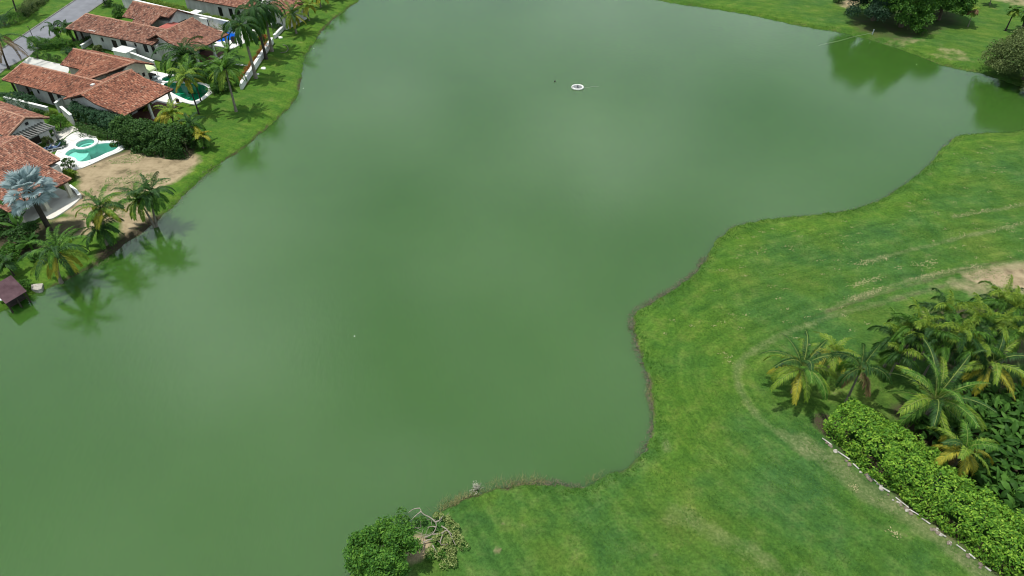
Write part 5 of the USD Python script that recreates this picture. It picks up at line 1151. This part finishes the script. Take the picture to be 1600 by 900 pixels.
# dry clippings in mown lines on the right lawn
cp = []
for pts, n, sp in [([(1310, 476), (1340, 465), (1380, 450), (1440, 432), (1490, 421)], 900, .12), ([(1500, 420), (1530, 414)], 120, .15), ([(1330, 447), (1350, 441), (1375, 433)], 260, .15), ([(1340, 414), (1360, 408)], 120, .2), ([(1430, 415), (1465, 408)], 200, .2), ([(1490, 340), (1545, 329), (1600, 316)], 260, .12), ([(1530, 365), (1600, 348)], 180, .15), ([(1378, 404), (1390, 400)], 70, .15), ([(1305, 405), (1312, 403)], 50, .15), ([(1168, 400), (1195, 388)], 90, .2), ([(1390, 825), (1405, 838)], 60, .1), ([(1330, 755), (1350, 770)], 60, .12), ([(1270, 388), (1330, 370)], 60, .3)]:
    ln = LineString([at(x, y)[:2] for x, y in pts]); s = rng.uniform(0, ln.length, int(n * .5)); s = s[meshkit.noise(np.column_stack([s * .7, s * 0 + n, s * 0]), 6) > .38]
    
    if not len(s): continue
    p = np.array([ln.interpolate(q_).coords[0] for q_ in s]) + rng.normal(0, sp * 1.6, (len(s), 2)); cp.append(np.column_stack([p, height(p[:, 0], p[:, 1]) + .03]))
sp_ = np.column_stack([rng.uniform(14, 80, 420), rng.uniform(40, 84, 420)]); dd = shore(sp_[:, 0], sp_[:, 1]); sp_ = sp_[(dd > 2) & (sp_[:, 1] > 38 + .25 * sp_[:, 0])]
sp_ = np.repeat(sp_, 7, 0) + rng.normal(0, 1, (len(sp_) * 7, 2)) * [.22, .10]; cp.append(np.column_stack([sp_, height(sp_[:, 0], sp_[:, 1]) + .02]))
obj('grass_clippings', scatter_blades(np.vstack(cp), .18, .07, .15, rng), 'straw', None, kind='stuff', label='pale dry grass clippings lying in mown lines', cat='grass')

# ------------------------------------------------------------------ on the water
c = at(902.5, 137, WZ); t = thing('floating_fountain', 'round white floating fountain ring in the middle of the lake', 'fountain', c)
ns = 12
for i in range(ns):
    a = np.linspace(i / ns, (i + .94) / ns, 4) * 2 * np.pi
    obj('float', tube([c + [math.cos(q) * .82, math.sin(q) * .82, .08] for q in a], .13, 8), 'white_float', t, smooth=40)
obj('screen', tube([c - [0, 0, .05], c + [0, 0, .05]], [.72, .70], 20), 'net_grey', t)
obj('nozzle', tube([c + [0, 0, .04], c + [0, 0, .3], c + [0, 0, .42]], [.14, .11, .16], 9), 'net_grey', t)
for a in (.8, 2.2, 3.6): obj('spike', tube([c + [math.cos(a) * .86, math.sin(a) * .86, .1], c + [math.cos(a) * .92, math.sin(a) * .92, .45]], .035, 5), 'pot_dark', t)
rb = at(1363, 53); rb[2] = gz(rb)
simple_thing('mooring_rope', 'pale rope running over the water from the ring to the far bank', 'rope', tube([c + [.9, 0, .05], c + [1.8, .15, .03], c + [3, .3, .02], c + [4.5, .5, -.15], (c + rb) / 2 - [0, 0, .6], at(1255, 77, WZ - .2), at(1283, 70, WZ + .03), at(1312, 63.5, WZ + .03), at(1335, 57, WZ + .1), rb + [0, 0, .3]], .010, 5), 'rope')
t = thing('mooring_post', 'short pale blue post on the far bank under the dark tree', 'post', rb); obj('shaft', tube([rb - [0, 0, .2], rb + [.05, 0, .75]], [.10, .08], 8), 'post_grey', t); obj('cap', tube([rb + [.05, 0, .745], rb + [.05, 0, .83]], [.12, .09], 8), 'post_grey', t)
c = at(867, 127.5, WZ); t = thing('buoy', 'tiny dark buoy left of the white fountain ring', 'buoy', c); s_ = trimesh.creation.icosphere(2, .13); s_.apply_translation(c + [0, 0, .04]); obj('ball', s_, 'pot_dark', t, smooth=True); obj('stem', tube([c, c + [0, 0, .32]], .03, 5), 'pot_dark', t)
for x, y, lab in ((474, 138, 'white float drifting by the lake lawn'), (490.5, 75.5, 'white float near the shore by the palm shadows'), (554, 525.5, 'single white float in the open near water'), (1432, 101, 'pale float in the dark reflection of the large tree')):
    c = at(x, y, WZ); m = trimesh.creation.icosphere(2, .04); m.vertices *= [1.8, 1, .7]; m.apply_translation(c + [0, 0, .03]); simple_thing('white_float', lab, 'float', m, 'white_float', smooth=True)
